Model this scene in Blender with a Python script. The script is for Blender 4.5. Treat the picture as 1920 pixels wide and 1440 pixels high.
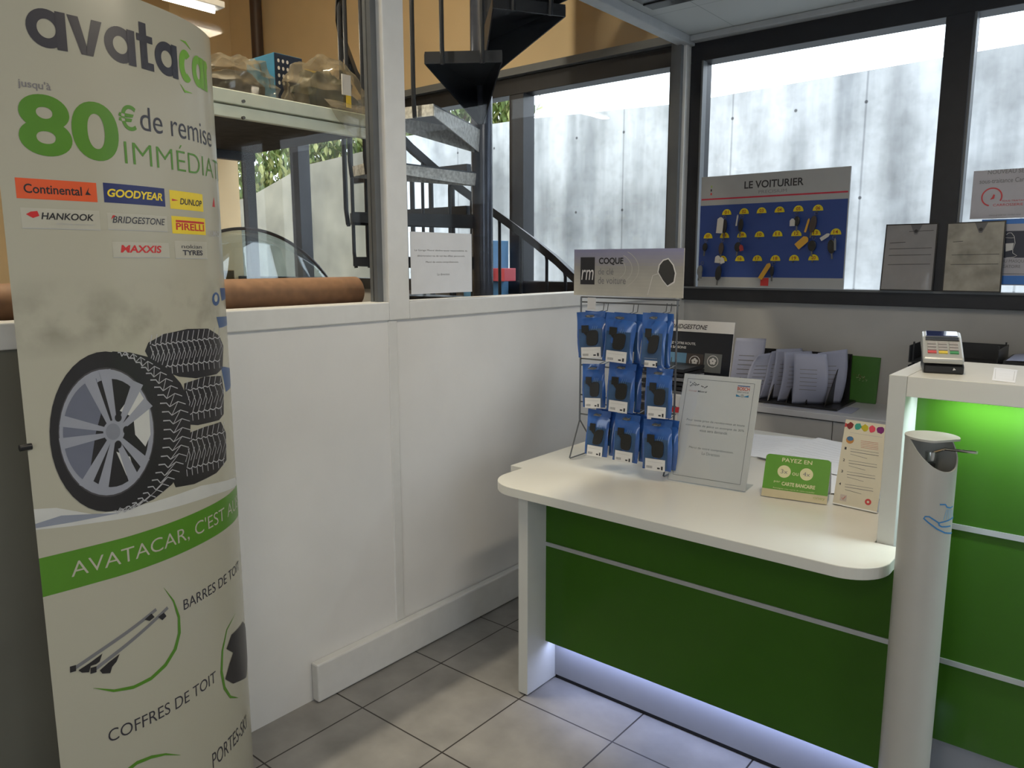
import bpy, bmesh, math, random
from mathutils import Vector, Matrix
random.seed(7)
S = bpy.context.scene
COL = S.collection
for o in list(bpy.data.objects): bpy.data.objects.remove(o)

# ------------------------------------------------------------------ camera
FPX = 1432.9
YAW, PITCH, ROLL = -0.6888082, 0.15797361, -0.00154155
CAM = Vector((0, 0, 1.5))
FW = Vector((math.sin(YAW)*math.cos(PITCH), math.cos(YAW)*math.cos(PITCH), -math.sin(PITCH)))
_r = Vector((math.cos(YAW), -math.sin(YAW), 0)); _u = _r.cross(FW)
RT = _r*math.cos(ROLL) + _u*math.sin(ROLL); UP = RT.cross(FW)
cd = bpy.data.cameras.new('camera'); cam = bpy.data.objects.new('camera', cd); COL.objects.link(cam)
cd.sensor_width = 36; cd.lens = FPX/1920*36; cd.clip_start = .02; cd.clip_end = 200
cam.matrix_world = Matrix(((RT.x, UP.x, -FW.x, 0), (RT.y, UP.y, -FW.y, 0), (RT.z, UP.z, -FW.z, 1.5), (0, 0, 0, 1)))
S.camera = cam
# ------------------------------------------------------------------ world and exposure
S.view_settings.view_transform = 'Standard'; S.view_settings.look = 'None'
S.view_settings.gamma = 1; S.view_settings.use_curve_mapping = False
S.view_settings.exposure = 0.0
W = bpy.data.worlds.new('overcast_sky'); S.world = W; W.use_nodes = True
bg = W.node_tree.nodes['Background']; bg.inputs[0].default_value = (.82, .91, 1.0, 1); bg.inputs[1].default_value = 3.8

def area(name, loc, size, power, color, rot=(0, 0, 0), portal=False, spread=None):
    l = bpy.data.lights.new(name, 'AREA'); l.shape = 'RECTANGLE'; l.size, l.size_y = size
    l.energy = power; l.color = color
    if spread: l.spread = spread
    if portal: l.cycles.is_portal = True
    o = bpy.data.objects.new(name, l); COL.objects.link(o); o.location = loc; o.rotation_euler = rot
    return o
PI = math.pi
# daylight portals: rear shopfront, right-hand shopfront, the back windows and the workshop windows
area('sky_portal_rear', (-.2, -2.44, 1.05), (.95, 2.1), 1, (1, 1, 1), (PI/2, 0, PI), portal=True)
area('sky_portal_right', (2.66, -0.35, 1.8), (1.3, 1.8), 1, (1, 1, 1), (PI/2, 0, PI/2*1), portal=True)
area('sky_portal_back', (0.2, 4.22, 1.97), (4.5, 1.25), 1, (1, 1, 1), (-PI/2, 0, 0), portal=True)
area('sky_portal_workshop', (-4.6, 4.22, 1.97), (4.9, 1.25), 1, (1, 1, 1), (-PI/2, 0, 0), portal=True)
# ceiling tube lamps (bodies are built further down)
area('office_tube_light', (-0.45, 1.7, 2.655), (.12, 1.1), 19, (1, .86, .64), (0, 0, 0))
area('entrance_tube_light', (-0.10, -0.9, 2.655), (.12, 1.1), 14, (1, .86, .64), (0, 0, 0))
area('workshop_tube_light', (-4.37, 2.02, 2.93), (.10, 1.1), 26, (1, .88, .66), (0, 0, 0))
area('workshop_rear_tube_light', (-2.75, 1.2, 4.38), (.10, 1.1), 115, (1, .88, .66), (0, 0, 0))
# LED strips of the reception furniture
area('desk_led_light', (-0.92, 2.068, .160), (1.18, .012), 1.5, (.48, .58, 1), (0, 0, 0))
area('counter_led_light', (0.38, 2.215, 1.150), (1.50, .02), 9.5, (.80, .95, 1), (math.radians(12), 0, 0))

# ------------------------------------------------------------------ pixel rays to places (1920 x 1440 frame)
def ray(px, py): return FW*FPX + RT*(px-960) - UP*(py-720)
def onX(px, py, v): d = ray(px, py); return CAM + d*(v/d.x)
def onY(px, py, v): d = ray(px, py); return CAM + d*(v/d.y)
def onZ(px, py, v): d = ray(px, py); return CAM + d*((v-1.5)/d.z)

# ------------------------------------------------------------------ materials
MATS = {}
def mat(name, color, rough=.5, metal=0, noise=.04, nscale=18, bump=0, bscale=60, emit=None, estr=1, spec=.5, coat=0, alpha=1, stretch=None):
    if name in MATS: return MATS[name]
    m = bpy.data.materials.new(name); m.use_nodes = True; nt = m.node_tree; N = nt.nodes; L = nt.links
    b = N['Principled BSDF']; b.inputs['Roughness'].default_value = rough; b.inputs['Metallic'].default_value = metal
    b.inputs['Specular IOR Level'].default_value = spec; b.inputs['Coat Weight'].default_value = coat; b.inputs['Alpha'].default_value = alpha
    tc = N.new('ShaderNodeTexCoord'); no = N.new('ShaderNodeTexNoise'); no.inputs['Scale'].default_value = nscale
    no.inputs['Detail'].default_value = 3
    src = tc.outputs['Object']
    if stretch:
        mp = N.new('ShaderNodeMapping'); mp.inputs['Scale'].default_value = stretch; L.new(src, mp.inputs[0]); src = mp.outputs[0]
    L.new(src, no.inputs['Vector'])
    cr = N.new('ShaderNodeValToRGB'); c = color
    cr.color_ramp.elements[0].color = tuple(max(0, x*(1-noise)) for x in c)+(1,); cr.color_ramp.elements[0].position = .3
    cr.color_ramp.elements[1].color = tuple(min(1, x*(1+noise)) for x in c)+(1,); cr.color_ramp.elements[1].position = .7
    L.new(no.outputs['Fac'], cr.inputs[0]); L.new(cr.outputs[0], b.inputs['Base Color'])
    if bump:
        n2 = N.new('ShaderNodeTexNoise'); n2.inputs['Scale'].default_value = bscale; L.new(src, n2.inputs['Vector'])
        bp = N.new('ShaderNodeBump'); bp.inputs['Strength'].default_value = bump; bp.inputs['Distance'].default_value = .004
        L.new(n2.outputs['Fac'], bp.inputs['Height']); L.new(bp.outputs[0], b.inputs['Normal'])
    if emit:
        b.inputs['Emission Color'].default_value = tuple(emit)+(1,); b.inputs['Emission Strength'].default_value = estr
    MATS[name] = m; return m
def glass(name, tint=(1, 1, 1), refl=.06, rough=0.0, body=None, bfac=0):
    m = bpy.data.materials.new(name); m.use_nodes = True; nt = m.node_tree; N = nt.nodes; L = nt.links; N.clear()
    o = N.new('ShaderNodeOutputMaterial'); t = N.new('ShaderNodeBsdfTransparent'); t.inputs[0].default_value = tuple(tint)+(1,)
    g = N.new('ShaderNodeBsdfGlossy'); g.inputs['Roughness'].default_value = rough; f = N.new('ShaderNodeLayerWeight'); f.inputs[0].default_value = .5; pw = N.new('ShaderNodeMath'); pw.operation = 'POWER'; pw.inputs[1].default_value = 5; L.new(f.outputs['Facing'], pw.inputs[0])
    ad = N.new('ShaderNodeMath'); ad.operation = 'MULTIPLY_ADD'; ad.inputs[1].default_value = .45; ad.inputs[2].default_value = refl; L.new(pw.outputs[0], ad.inputs[0])
    mx = N.new('ShaderNodeMixShader'); L.new(ad.outputs[0], mx.inputs[0]); L.new(t.outputs[0], mx.inputs[1]); L.new(g.outputs[0], mx.inputs[2])
    out = mx.outputs[0]
    if body:
        d = N.new('ShaderNodeBsdfDiffuse'); no = N.new('ShaderNodeTexNoise'); no.inputs['Scale'].default_value = 9
        d.inputs[0].default_value = tuple(body)+(1,); m2 = N.new('ShaderNodeMixShader')
        mt = N.new('ShaderNodeMath'); mt.operation = 'MULTIPLY'; mt.inputs[1].default_value = bfac*2; L.new(no.outputs[0], mt.inputs[0])
        L.new(mt.outputs[0], m2.inputs[0]); L.new(out, m2.inputs[1]); L.new(d.outputs[0], m2.inputs[2]); out = m2.outputs[0]
    L.new(out, o.inputs[0]); MATS[name] = m; return m

M_wall = mat('white_paint', (.74, .735, .73), .55, noise=.05, nscale=2.5, bump=.12, bscale=35)
M_trim = mat('white_gloss_paint', (.70, .70, .69), .35, noise=.03, bump=.05, bscale=20)
M_grey_wall = mat('grey_plaster', (.40, .40, .40), .7, noise=.05, nscale=5, bump=.1)
M_shade_wall = mat('shaded_partition', (.16, .155, .125), .6, noise=.08, nscale=3)  # shade beside the totem put into a darker partition colour
M_ceil_trim = mat('ceiling_trim_grey', (.38, .40, .42), .5)
M_frame = mat('anthracite_aluminium', (.020, .021, .026), .42, metal=.3, noise=.1)
M_frame_edge = mat('grey_gasket', (.12, .13, .14), .4)
M_tan = mat('ochre_render', (.62, .485, .295), .85, noise=.06, nscale=3, bump=.15, bscale=90)
M_steel = mat('blue_black_steel', (.016, .019, .026), .40, metal=.3, noise=.25, nscale=12)
M_sunlit_steel = mat('sunlit_pale_steel', (.55, .56, .55), .5, metal=.2, noise=.3, nscale=60)  # pale colour stands in for sunlight on two stair brackets
M_lam = mat('cream_white_laminate', (.66, .65, .60), .28, noise=.015, nscale=4, spec=.6)
M_lam_edge = mat('white_laminate_side', (.56, .56, .53), .35, noise=.015)
M_plinth = mat('plinth_laminate', (.27, .275, .30), .4, noise=.02)
M_green = mat('green_back_painted_glass', (.034, .105, .008), .14, noise=.02, spec=.3)
M_alu = mat('brushed_aluminium', (.52, .54, .55), .35, metal=.7, noise=.05)
M_black = mat('black_plastic', (.012, .012, .014), .35, noise=.15)
M_dark = mat('dark_void', (.008, .008, .012), .7)
M_white = mat('white_card', (.66, .65, .64), .5, noise=.015)
M_paper = mat('white_paper', (.72, .73, .76), .6, noise=.02)
M_paper2 = mat('bluish_paper', (.31, .33, .45), .6, noise=.06, nscale=8)
M_ink = mat('dark_ink', (.02, .02, .025), .5)
M_grey_ink = mat('grey_ink', (.18, .18, .19), .5)
M_lgrey_ink = mat('light_grey_ink', (.42, .42, .42), .5)
M_wire = mat('grey_wire', (.14, .145, .15), .4, metal=.6)
M_disp = mat('powder_coated_white', (.43, .42, .39), .38, noise=.015, bump=.04, bscale=300)

glassM = glass('window_glass', (.985, .99, .99), .012)
glassP = glass('partition_glass', (.99, .995, .992), .012)

# ------------------------------------------------------------------ mesh helpers
class MB:
    def __init__(s): s.bm = bmesh.new(); s.mats = []; s.cur = 0
    def use(s, m):
        if m not in s.mats: s.mats.append(m)
        s.cur = s.mats.index(m); return s
    def _fin(s, n0):
        for f in s.bm.faces:
            if f.index == -1 or f.index >= n0: pass
    def face(s, vs):
        try:
            f = s.bm.faces.new(vs); f.material_index = s.cur; return f
        except ValueError: return None
    def box(s, x0, x1, y0, y1, z0, z1, M=None):
        c = [(x0, y0, z0), (x1, y0, z0), (x1, y1, z0), (x0, y1, z0), (x0, y0, z1), (x1, y0, z1), (x1, y1, z1), (x0, y1, z1)]
        v = [s.bm.verts.new((M @ Vector(p)) if M else p) for p in c]
        for q in ((0, 3, 2, 1), (4, 5, 6, 7), (0, 1, 5, 4), (1, 2, 6, 5), (2, 3, 7, 6), (3, 0, 4, 7)): s.face([v[i] for i in q])
        return s
    def prism(s, pts, a, b, f=None):
        """pts 2D outline; f(p, t) -> 3D with t = a and b"""
        f = f or (lambda p, t: (p[0], p[1], t))
        A = [s.bm.verts.new(f(p, a)) for p in pts]; B = [s.bm.verts.new(f(p, b)) for p in pts]; n = len(pts)
        s.face(A[::-1]); s.face(B)
        for i in range(n): s.face([A[i], A[(i+1) % n], B[(i+1) % n], B[i]])
        return s
    def tube(s, pts, r, n=8, closed=False):
        pts = [Vector(p) for p in pts]; rings = []; N = len(pts); prev = None
        for i, p in enumerate(pts):
            if closed: t = (pts[(i+1) % N]-pts[i-1]).normalized()
            else: t = ((pts[min(i+1, N-1)]-pts[max(i-1, 0)])).normalized()
            a = prev if prev else (Vector((0, 0, 1)) if abs(t.z) < .9 else Vector((1, 0, 0)))
            x = (a - t*a.dot(t)).normalized(); y = t.cross(x); prev = x
            rr = r[i] if isinstance(r, (list, tuple)) else r
            rings.append([s.bm.verts.new(p+(x*math.cos(2*PI*k/n)+y*math.sin(2*PI*k/n))*rr) for k in range(n)])
        for i in range(N if closed else N-1):
            A, B = rings[i], rings[(i+1) % N]
            for k in range(n): s.face([A[k], A[(k+1) % n], B[(k+1) % n], B[k]])
        if not closed: s.face(rings[0][::-1]); s.face(rings[-1])
        return s
    def cyl(s, c, r, h, n=32, r2=None, M=None):
        r2 = r if r2 is None else r2
        g = lambda p: (M @ Vector(p)) if M else p
        A = [s.bm.verts.new(g((c[0]+r*math.cos(2*PI*k/n), c[1]+r*math.sin(2*PI*k/n), c[2]))) for k in range(n)]
        B = [s.bm.verts.new(g((c[0]+r2*math.cos(2*PI*k/n), c[1]+r2*math.sin(2*PI*k/n), c[2]+h))) for k in range(n)]
        s.face(A[::-1]); s.face(B)
        for k in range(n): s.face([A[k], A[(k+1) % n], B[(k+1) % n], B[k]])
        return s
    def grid(s, f, nu, nv, close_u=False):
        V = [[s.bm.verts.new(f(i/nu, j/nv)) for j in range(nv+1)] for i in range(nu+(0 if close_u else 1))]
        n = len(V)
        for i in range(nu):
            for j in range(nv): s.face([V[i][j], V[(i+1) % n][j], V[(i+1) % n][j+1], V[i][j+1]])
        return s
def inv_of(parent):
    return parent.matrix_basis.inverted() if parent.type == 'EMPTY' else Matrix.Identity(4)
def tag(o, label=None, cat=None, group=None, kind=None):
    if label: o['label'] = label
    if cat: o['category'] = cat
    if group: o['group'] = group
    if kind: o['kind'] = kind
    return o
def build(name, mb, m=None, parent=None, bevel=0, smooth=False, label=None, solid=0):
    me = bpy.data.meshes.new(name); bmesh.ops.recalc_face_normals(mb.bm, faces=mb.bm.faces[:]) if not getattr(mb, 'norecalc', False) else None
    mb.bm.to_mesh(me); mb.bm.free()
    for x in (mb.mats or [m]): me.materials.append(x)
    o = bpy.data.objects.new(name, me); COL.objects.link(o)
    if parent: o.parent = parent; o.matrix_parent_inverse = inv_of(parent)
    if smooth:
        for p in me.polygons: p.use_smooth = True
        es = o.modifiers.new('split', 'EDGE_SPLIT'); es.split_angle = math.radians(40)
    if solid:
        sm = o.modifiers.new('thick', 'SOLIDIFY'); sm.thickness = solid; sm.offset = 0
    if bevel:
        b = o.modifiers.new('bevel', 'BEVEL'); b.width = bevel; b.segments = 2; b.limit_method = 'ANGLE'
    if label: o['label'] = label
    return o
def thing(name, label, cat, loc=(0, 0, 0), group=None):
    o = bpy.data.objects.new(name, None); COL.objects.link(o); o.location = loc; o.empty_display_size = .05
    return tag(o, label, cat, group)
def struct(name, mb, m=None, bevel=0, smooth=False, parent=None):
    o = build(name, mb, m, parent, bevel, smooth)
    if not parent: o['kind'] = 'structure'
    return o
def copy_thing(o, label, group=None, loc=None):
    c = o.copy(); COL.objects.link(c); c['label'] = label
    if group: c['group'] = group
    if loc is not None: c.location = loc
    for ch in o.children:
        d = ch.copy(); COL.objects.link(d); d.parent = c; d.matrix_parent_inverse = ch.matrix_parent_inverse.copy()
        for g in ch.children:
            e = g.copy(); COL.objects.link(e); e.parent = d; e.matrix_parent_inverse = g.matrix_parent_inverse.copy()
    return c
def B(x0, x1, y0, y1, z0, z1): return MB().box(x0, x1, y0, y1, z0, z1)

# ------------------------------------------------------------------ printed artwork on surfaces
class Frame:
    """flat surface: origin, U to the right, V up; N faces the viewer"""
    def __init__(s, o, U, V):
        s.o = Vector(o); s.U = Vector(U).normalized(); s.V = Vector(V).normalized(); s.N = s.U.cross(s.V).normalized()
        s.cut = None
    def px(s, px, py):
        d = ray(px, py); t = (s.o-CAM).dot(s.N)/d.dot(s.N); p = CAM+d*t-s.o
        return (p.dot(s.U), p.dot(s.V))
    def at(s, u, v, h=0): return s.o+s.U*u+s.V*v+s.N*h
def quad_frame(bl, br, tl, z):
    a = onZ(bl[0], bl[1], z); b = onZ(br[0], br[1], z); U = (b-a).normalized()
    d = ray(*tl); t = (a-CAM).dot(U)/d.dot(U); p = CAM+d*t
    f = Frame(a, U, p-a); f.w = (b-a).length; f.h = (p-a).length
    return f
FONTCACHE = {}
def text_polys(s, bold=0.0, shear=0.0, space=1.0):
    k = (s, bold, shear, space)
    if k not in FONTCACHE:
        cu = bpy.data.curves.new('t', 'FONT'); cu.body = s; cu.size = 1; cu.offset = bold; cu.shear = shear; cu.space_character = space
        cu.resolution_u = 4 if len(s) > 9 else 8
        ob = bpy.data.objects.new('t', cu); me = bpy.data.meshes.new_from_object(ob)
        vs = [(v.co.x, v.co.y) for v in me.vertices]; fs = [tuple(p.vertices) for p in me.polygons]
        bpy.data.objects.remove(ob); bpy.data.curves.remove(cu); bpy.data.meshes.remove(me)
        FONTCACHE[k] = (vs, fs)
    return FONTCACHE[k]
class Art:
    def __init__(s, frame): s.f = frame; s.items = []
    def raw(s, vs, fs, m, layer): s.items.append((vs, fs, m, layer)); return s
    def poly(s, pts, m, layer=1): return s.raw(pts, [tuple(range(len(pts)))], m, layer)
    def ppoly(s, pts, m, layer=1): return s.poly([s.f.px(*p) for p in pts], m, layer)
    def rect(s, u0, v0, u1, v1, m, layer=1): return s.poly([(u0, v0), (u1, v0), (u1, v1), (u0, v1)], m, layer)
    def text(s, t, u0, v0, u1, v1, m, layer=2, **k):
        vs, fs = text_polys(t, **k)
        if not vs: return s
        a = min(p[0] for p in vs); b = max(p[0] for p in vs); c = min(p[1] for p in vs); d = max(p[1] for p in vs)
        vs = [(u0+(p[0]-a)/(b-a)*(u1-u0), v0+(p[1]-c)/(d-c)*(v1-v0)) for p in vs]
        return s.raw(vs, fs, m, layer)
    def line(s, pts, w, m, layer=2):
        """stroke: w number or list of widths"""
        n = len(pts); L = []; R = []
        for i, p in enumerate(pts):
            q0 = pts[max(i-1, 0)]; q1 = pts[min(i+1, n-1)]; dx, dy = q1[0]-q0[0], q1[1]-q0[1]; l = math.hypot(dx, dy) or 1
            ww = (w[i] if isinstance(w, (list, tuple)) else w)/2
            L.append((p[0]-dy/l*ww, p[1]+dx/l*ww)); R.append((p[0]+dy/l*ww, p[1]-dx/l*ww))
        vs = L+R; fs = [(i, n+i, n+i+1, i+1) for i in range(n-1)]
        return s.raw(vs, fs, m, layer)
    def pline(s, pts, w, m, layer=2): return s.line([s.f.px(*p) for p in pts], w, m, layer)
    def ell(s, u, v, ru, rv, m, layer=2, n=28, a0=0, a1=2*PI):
        return s.poly([(u+ru*math.cos(a0+(a1-a0)*k/n), v+rv*math.sin(a0+(a1-a0)*k/n)) for k in range(n if a1-a0 > 6.2 else n+1)], m, layer)
    def build(s, name, parent, label=None, eps=.0004):
        bm = bmesh.new(); mats = []
        for vs, fs, m, layer in s.items:
            if m not in mats: mats.append(m)
            mi = mats.index(m); V = [bm.verts.new((p[0], p[1], layer*eps)) for p in vs]
            for f in fs:
                try: F = bm.faces.new([V[i] for i in f]); F.material_index = mi
                except ValueError: pass
        bm.normal_update()
        bmesh.ops.triangulate(bm, faces=[f for f in bm.faces if len(f.verts) > 4])
        if s.f.cut:
            a, b, step = s.f.cut; u = a
            while u < b:
                bmesh.ops.bisect_plane(bm, geom=bm.verts[:]+bm.edges[:]+bm.faces[:], plane_co=(u, 0, 0), plane_no=(1, 0, 0)); u += step
        for f in bm.faces:
            f.normal_update()
            if f.normal.z < 0: f.normal_flip()
        for v in bm.verts: v.co = s.f.at(v.co.x, v.co.y, v.co.z)
        me = bpy.data.meshes.new(name); bm.to_mesh(me); bm.free()
        for m in mats: me.materials.append(m)
        o = bpy.data.objects.new(name, me); COL.objects.link(o); o.parent = parent; o.matrix_parent_inverse = inv_of(parent)
        if label: o['label'] = label
        return o

# ================================================================== SETTING
WX = -2.09      # office face of the glazed partition
BY = 4.15       # plane of the window glass in the back wall
CZ = 2.72
def floor_mat():
    m = bpy.data.materials.new('grey_stoneware_tiles'); m.use_nodes = True; nt = m.node_tree; N = nt.nodes; L = nt.links
    b = N['Principled BSDF']; tc = N.new('ShaderNodeTexCoord'); mp = N.new('ShaderNodeMapping'); P = .3795
    mp.inputs['Location'].default_value = (1.921, -1.528, 0); L.new(tc.outputs['Object'], mp.inputs[0])
    br = N.new('ShaderNodeTexBrick'); br.offset = 0; br.squash = 1; br.inputs['Scale'].default_value = 1
    br.inputs['Brick Width'].default_value = P; br.inputs['Row Height'].default_value = P; br.inputs['Mortar Size'].default_value = .0028
    br.inputs['Mortar Smooth'].default_value = .1
    L.new(mp.outputs[0], br.inputs['Vector'])
    n = N.new('ShaderNodeTexNoise'); n.inputs['Scale'].default_value = 7; n.inputs['Detail'].default_value = 6; L.new(tc.outputs['Object'], n.inputs['Vector'])
    cr = N.new('ShaderNodeValToRGB'); cr.color_ramp.elements[0].color = (.20, .195, .19, 1); cr.color_ramp.elements[1].color = (.32, .31, .30, 1)
    cr.color_ramp.elements[0].position = .25; cr.color_ramp.elements[1].position = .75
    L.new(n.outputs[0], cr.inputs[0]); L.new(cr.outputs[0], br.inputs['Color1']); L.new(cr.outputs[0], br.inputs['Color2'])
    br.inputs['Mortar'].default_value = (.035, .03, .028, 1)
    L.new(br.outputs[0], b.inputs['Base Color']); b.inputs['Roughness'].default_value = .42; b.inputs['Specular IOR Level'].default_value = .35
    bp = N.new('ShaderNodeBump'); bp.inputs['Distance'].default_value = .002; bp.inputs['Strength'].default_value = .5; bp.invert = True
    L.new(br.outputs['Fac'], bp.inputs['Height']); L.new(bp.outputs[0], b.inputs['Normal'])
    return m
M_floor = floor_mat()
struct('floor', B(-8.2, 2.8, -2.6, 4.3, -.12, 0), M_floor)
def ceil_mat():
    m = bpy.data.materials.new('grey_ceiling_tiles'); m.use_nodes = True; nt = m.node_tree; N = nt.nodes; L = nt.links
    b = N['Principled BSDF']; tc = N.new('ShaderNodeTexCoord'); br = N.new('ShaderNodeTexBrick'); br.offset = 0
    br.inputs['Scale'].default_value = 1; br.inputs['Brick Width'].default_value = .6; br.inputs['Row Height'].default_value = .6; br.inputs['Mortar Size'].default_value = .002
    br.inputs['Color1'].default_value = (.45, .475, .48, 1); br.inputs['Color2'].default_value = (.43, .455, .46, 1); br.inputs['Mortar'].default_value = (.25, .26, .27, 1)
    L.new(tc.outputs['Object'], br.inputs['Vector']); L.new(br.outputs[0], b.inputs['Base Color']); b.inputs['Roughness'].default_value = .8
    return m
struct('ceiling', B(-2.13, 2.8, -2.6, 4.3, CZ, CZ+.1), ceil_mat())
struct('ceiling_workshop', B(-8.2, -2.13, -2.6, 4.3, 4.6, 4.7), M_tan)
t = onZ(1190, 0, CZ-.001)
struct('trim_1', B(-2.12, -2.05, -2.5, 4.1, CZ-.045, CZ), M_ceil_trim, bevel=.004)
struct('trim_2', B(-2.05, 2.7, 4.02, 4.10, CZ-.03, CZ), M_ceil_trim, bevel=.004)

# partition: solid lower part, sill, posts, panes
struct('wall_partition', MB().box(WX-.06, WX, .95, 1.877, 0, 1.30).box(WX-.06, WX-.003, 1.877, 4.10, 0, 1.30), M_wall)
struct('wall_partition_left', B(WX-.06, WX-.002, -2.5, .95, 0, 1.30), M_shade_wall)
struct('trim_3', MB().box(WX-.075, WX+.012, -2.5, 1.837, 1.295, 1.36).box(WX-.075, WX+.012, 1.935, 4.10, 1.295, 1.36), M_trim, bevel=.004)
struct('trim_4', MB().box(WX-.075, WX+.012, 1.837, 1.935, 1.295, CZ).box(WX-.02, WX+.004, 1.837, 1.879, 0.14, 1.295), M_trim, bevel=.004)
struct('trim_5', MB().box(WX-.075, WX+.018, 4.03, 4.12, 0, CZ), M_trim, bevel=.004)
struct('trim_8', MB().box(WX-.060, WX-.02, 1.812, 1.838, 1.36, CZ).box(WX-.06, WX-.02, 1.935, 1.945, 1.36, CZ).box(WX-.06, WX-.0, 4.0, 4.03, 1.36, CZ), M_frame_edge)
struct('window_1', B(WX-.045, WX-.039, -2.5, 1.812, 1.355, CZ), glassP)
struct('window_2', B(WX-.045, WX-.039, 1.945, 4.0, 1.355, CZ), glassP)
struct('baseboard_left', B(WX, WX+.037, 1.447, 4.10, 0.004, .142), M_trim, bevel=.006)

# back wall: low wall, frame, glass; it carries on into the workshop
struct('wall_back', B(-2.09, 2.7, 4.10, 4.30, 0, 1.29), M_grey_wall)
struct('wall_workshop_back', MB().box(-8.2, -2.15, 4.10, 4.30, 0, 1.29), M_grey_wall)
struct('wall_workshop_upper', MB().box(-8.2, -2.13, 4.12, 4.30, 2.745, 4.6).box(-8.2, -8.1, -2.5, 4.2, 0, 4.6).box(-8.2, -2.13, -2.6, -2.5, 0, 4.6).box(-2.15, -2.13, -2.5, 4.12, 2.82, 4.6).box(-2.09, 2.7, 4.15, 4.30, 2.72, 3.0), M_tan)
def mull(mb, x0, x1, z0=1.36, z1=2.59, y0=4.08, y1=4.2): mb.box(x0, x1, y0, y1, z0, z1)
mb = MB().box(-2.07, 2.7, 4.06, 4.2, 1.285, 1.36).box(-2.07, 2.7, 4.08, 4.2, 2.59, CZ).box(-2.07, -2.0, 4.08, 4.2, 1.36, 2.59)
mull(mb, -.812, -.700, y0=4.06); mull(mb, .55, .66, y0=4.06); mull(mb, 1.9, 2.01)
struct('window_3', mb, M_frame, bevel=.003)
struct('window_3_edge', MB().box(-.700, -.690, 4.07, 4.12, 1.36, 2.59).box(-2.0, -1.99, 4.07, 4.12, 1.36, 2.59).box(-2.07, 2.7, 4.045, 4.06, 1.352, 1.362), M_frame_edge)
bpy.data.objects['window_3_edge'].name = 'trim_6'
struct('window_4', B(-2.0, 2.65, 4.148, 4.152, 1.36, 2.59), glassM)
mb = MB().box(-8.1, -2.15, 4.06, 4.2, 1.29, 1.375).box(-8.1, -2.15, 4.08, 4.2, 2.59, 2.70)
for x in (-3.38, -4.63, -5.86, -7.1): mull(mb, x, x+.12)
mull(mb, -2.2, -2.15)
struct('window_5', mb, M_frame, bevel=.003)
struct('trim_7', B(-8.1, -2.15, 4.03, 4.12, 2.70, 2.745), M_frame_edge)
struct('window_6', B(-8.1, -2.2, 4.148, 4.152, 1.375, 2.59), glassM)
# rest of the office: right wall and entrance front with openings (daylight comes in here)
struct('wall_right', MB().box(2.7, 2.8, .3, 4.3, 0, CZ).box(2.7, 2.8, -2.6, -1.0, 0, CZ).box(2.7, 2.8, -1.0, .3, 0, .9), M_wall)
struct('wall_rear', MB().box(-2.09, -.7, -2.6, -2.5, 0, CZ).box(.3, 2.7, -2.6, -2.5, 0, CZ).box(-.7, .3, -2.6, -2.5, 2.1, CZ), M_wall)
mb = MB()
for x in (-.7, .23): mb.box(x, x+.07, -2.58, -2.5, 0, 2.1)
struct('window_7', mb, M_frame)
mb = MB().box(2.7, 2.76, -1.0, .3, .9, .97)
for y in (-1.0, -.4, .23): mb.box(2.7, 2.76, y, y+.07, .97, CZ)
struct('window_8', mb, M_frame)
# dark inlet in the ceiling
v = thing('ceiling_vent', 'dark recessed vent panel in the grey ceiling near the partition', 'ceiling vent', (-1.83, 3.2, CZ))
build('vent_panel', B(-1.99, -1.62, 2.75, 3.50, CZ-.006, CZ-.001), M_black, v)
mb = MB()
for k in range(7): mb.box(-1.985, -1.625, 2.80+k*.1, 2.815+k*.1, CZ-.012, CZ-.005)
build('slat', mb, M_frame, v)
# tube lamps
def tube_lamp(x, y0, y1, z, zc, label):
    t = thing('tube_lamp', label, 'ceiling lamp', (x, (y0+y1)/2, z), )
    build('housing', B(x-.07, x+.07, y0, y1, z+.025, z+.06), M_trim, t, bevel=.004)
    build('fluorescent_tube', MB().tube([(x, y0+.03, z+.012), (x, y1-.03, z+.012)], .012), mat('lit_tube', (1, 1, 1), .5, emit=(1, .95, .85), estr=9), t, smooth=True)
    if zc-z > .1: [build('hanging_rod', MB().tube([(x, yy, z+.05), (x, yy, zc)], .004), M_wire, t) for yy in (y0+.2, y1-.2)]
tube_lamp(-.45, 1.1, 2.3, CZ-.06, CZ, 'fluorescent tube lamp on the office ceiling nearer the reception counter')
tube_lamp(-.10, -1.5, -.3, CZ-.06, CZ, 'fluorescent tube lamp on the office ceiling nearer the entrance')
tube_lamp(-4.37, 1.45, 2.6, 2.94, 4.6, 'fluorescent tube lamp hanging in the workshop beyond the shelf')
tube_lamp(-2.75, .6, 1.8, 4.39, 4.6, 'fluorescent tube lamp hanging high in the workshop behind the partition')

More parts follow.
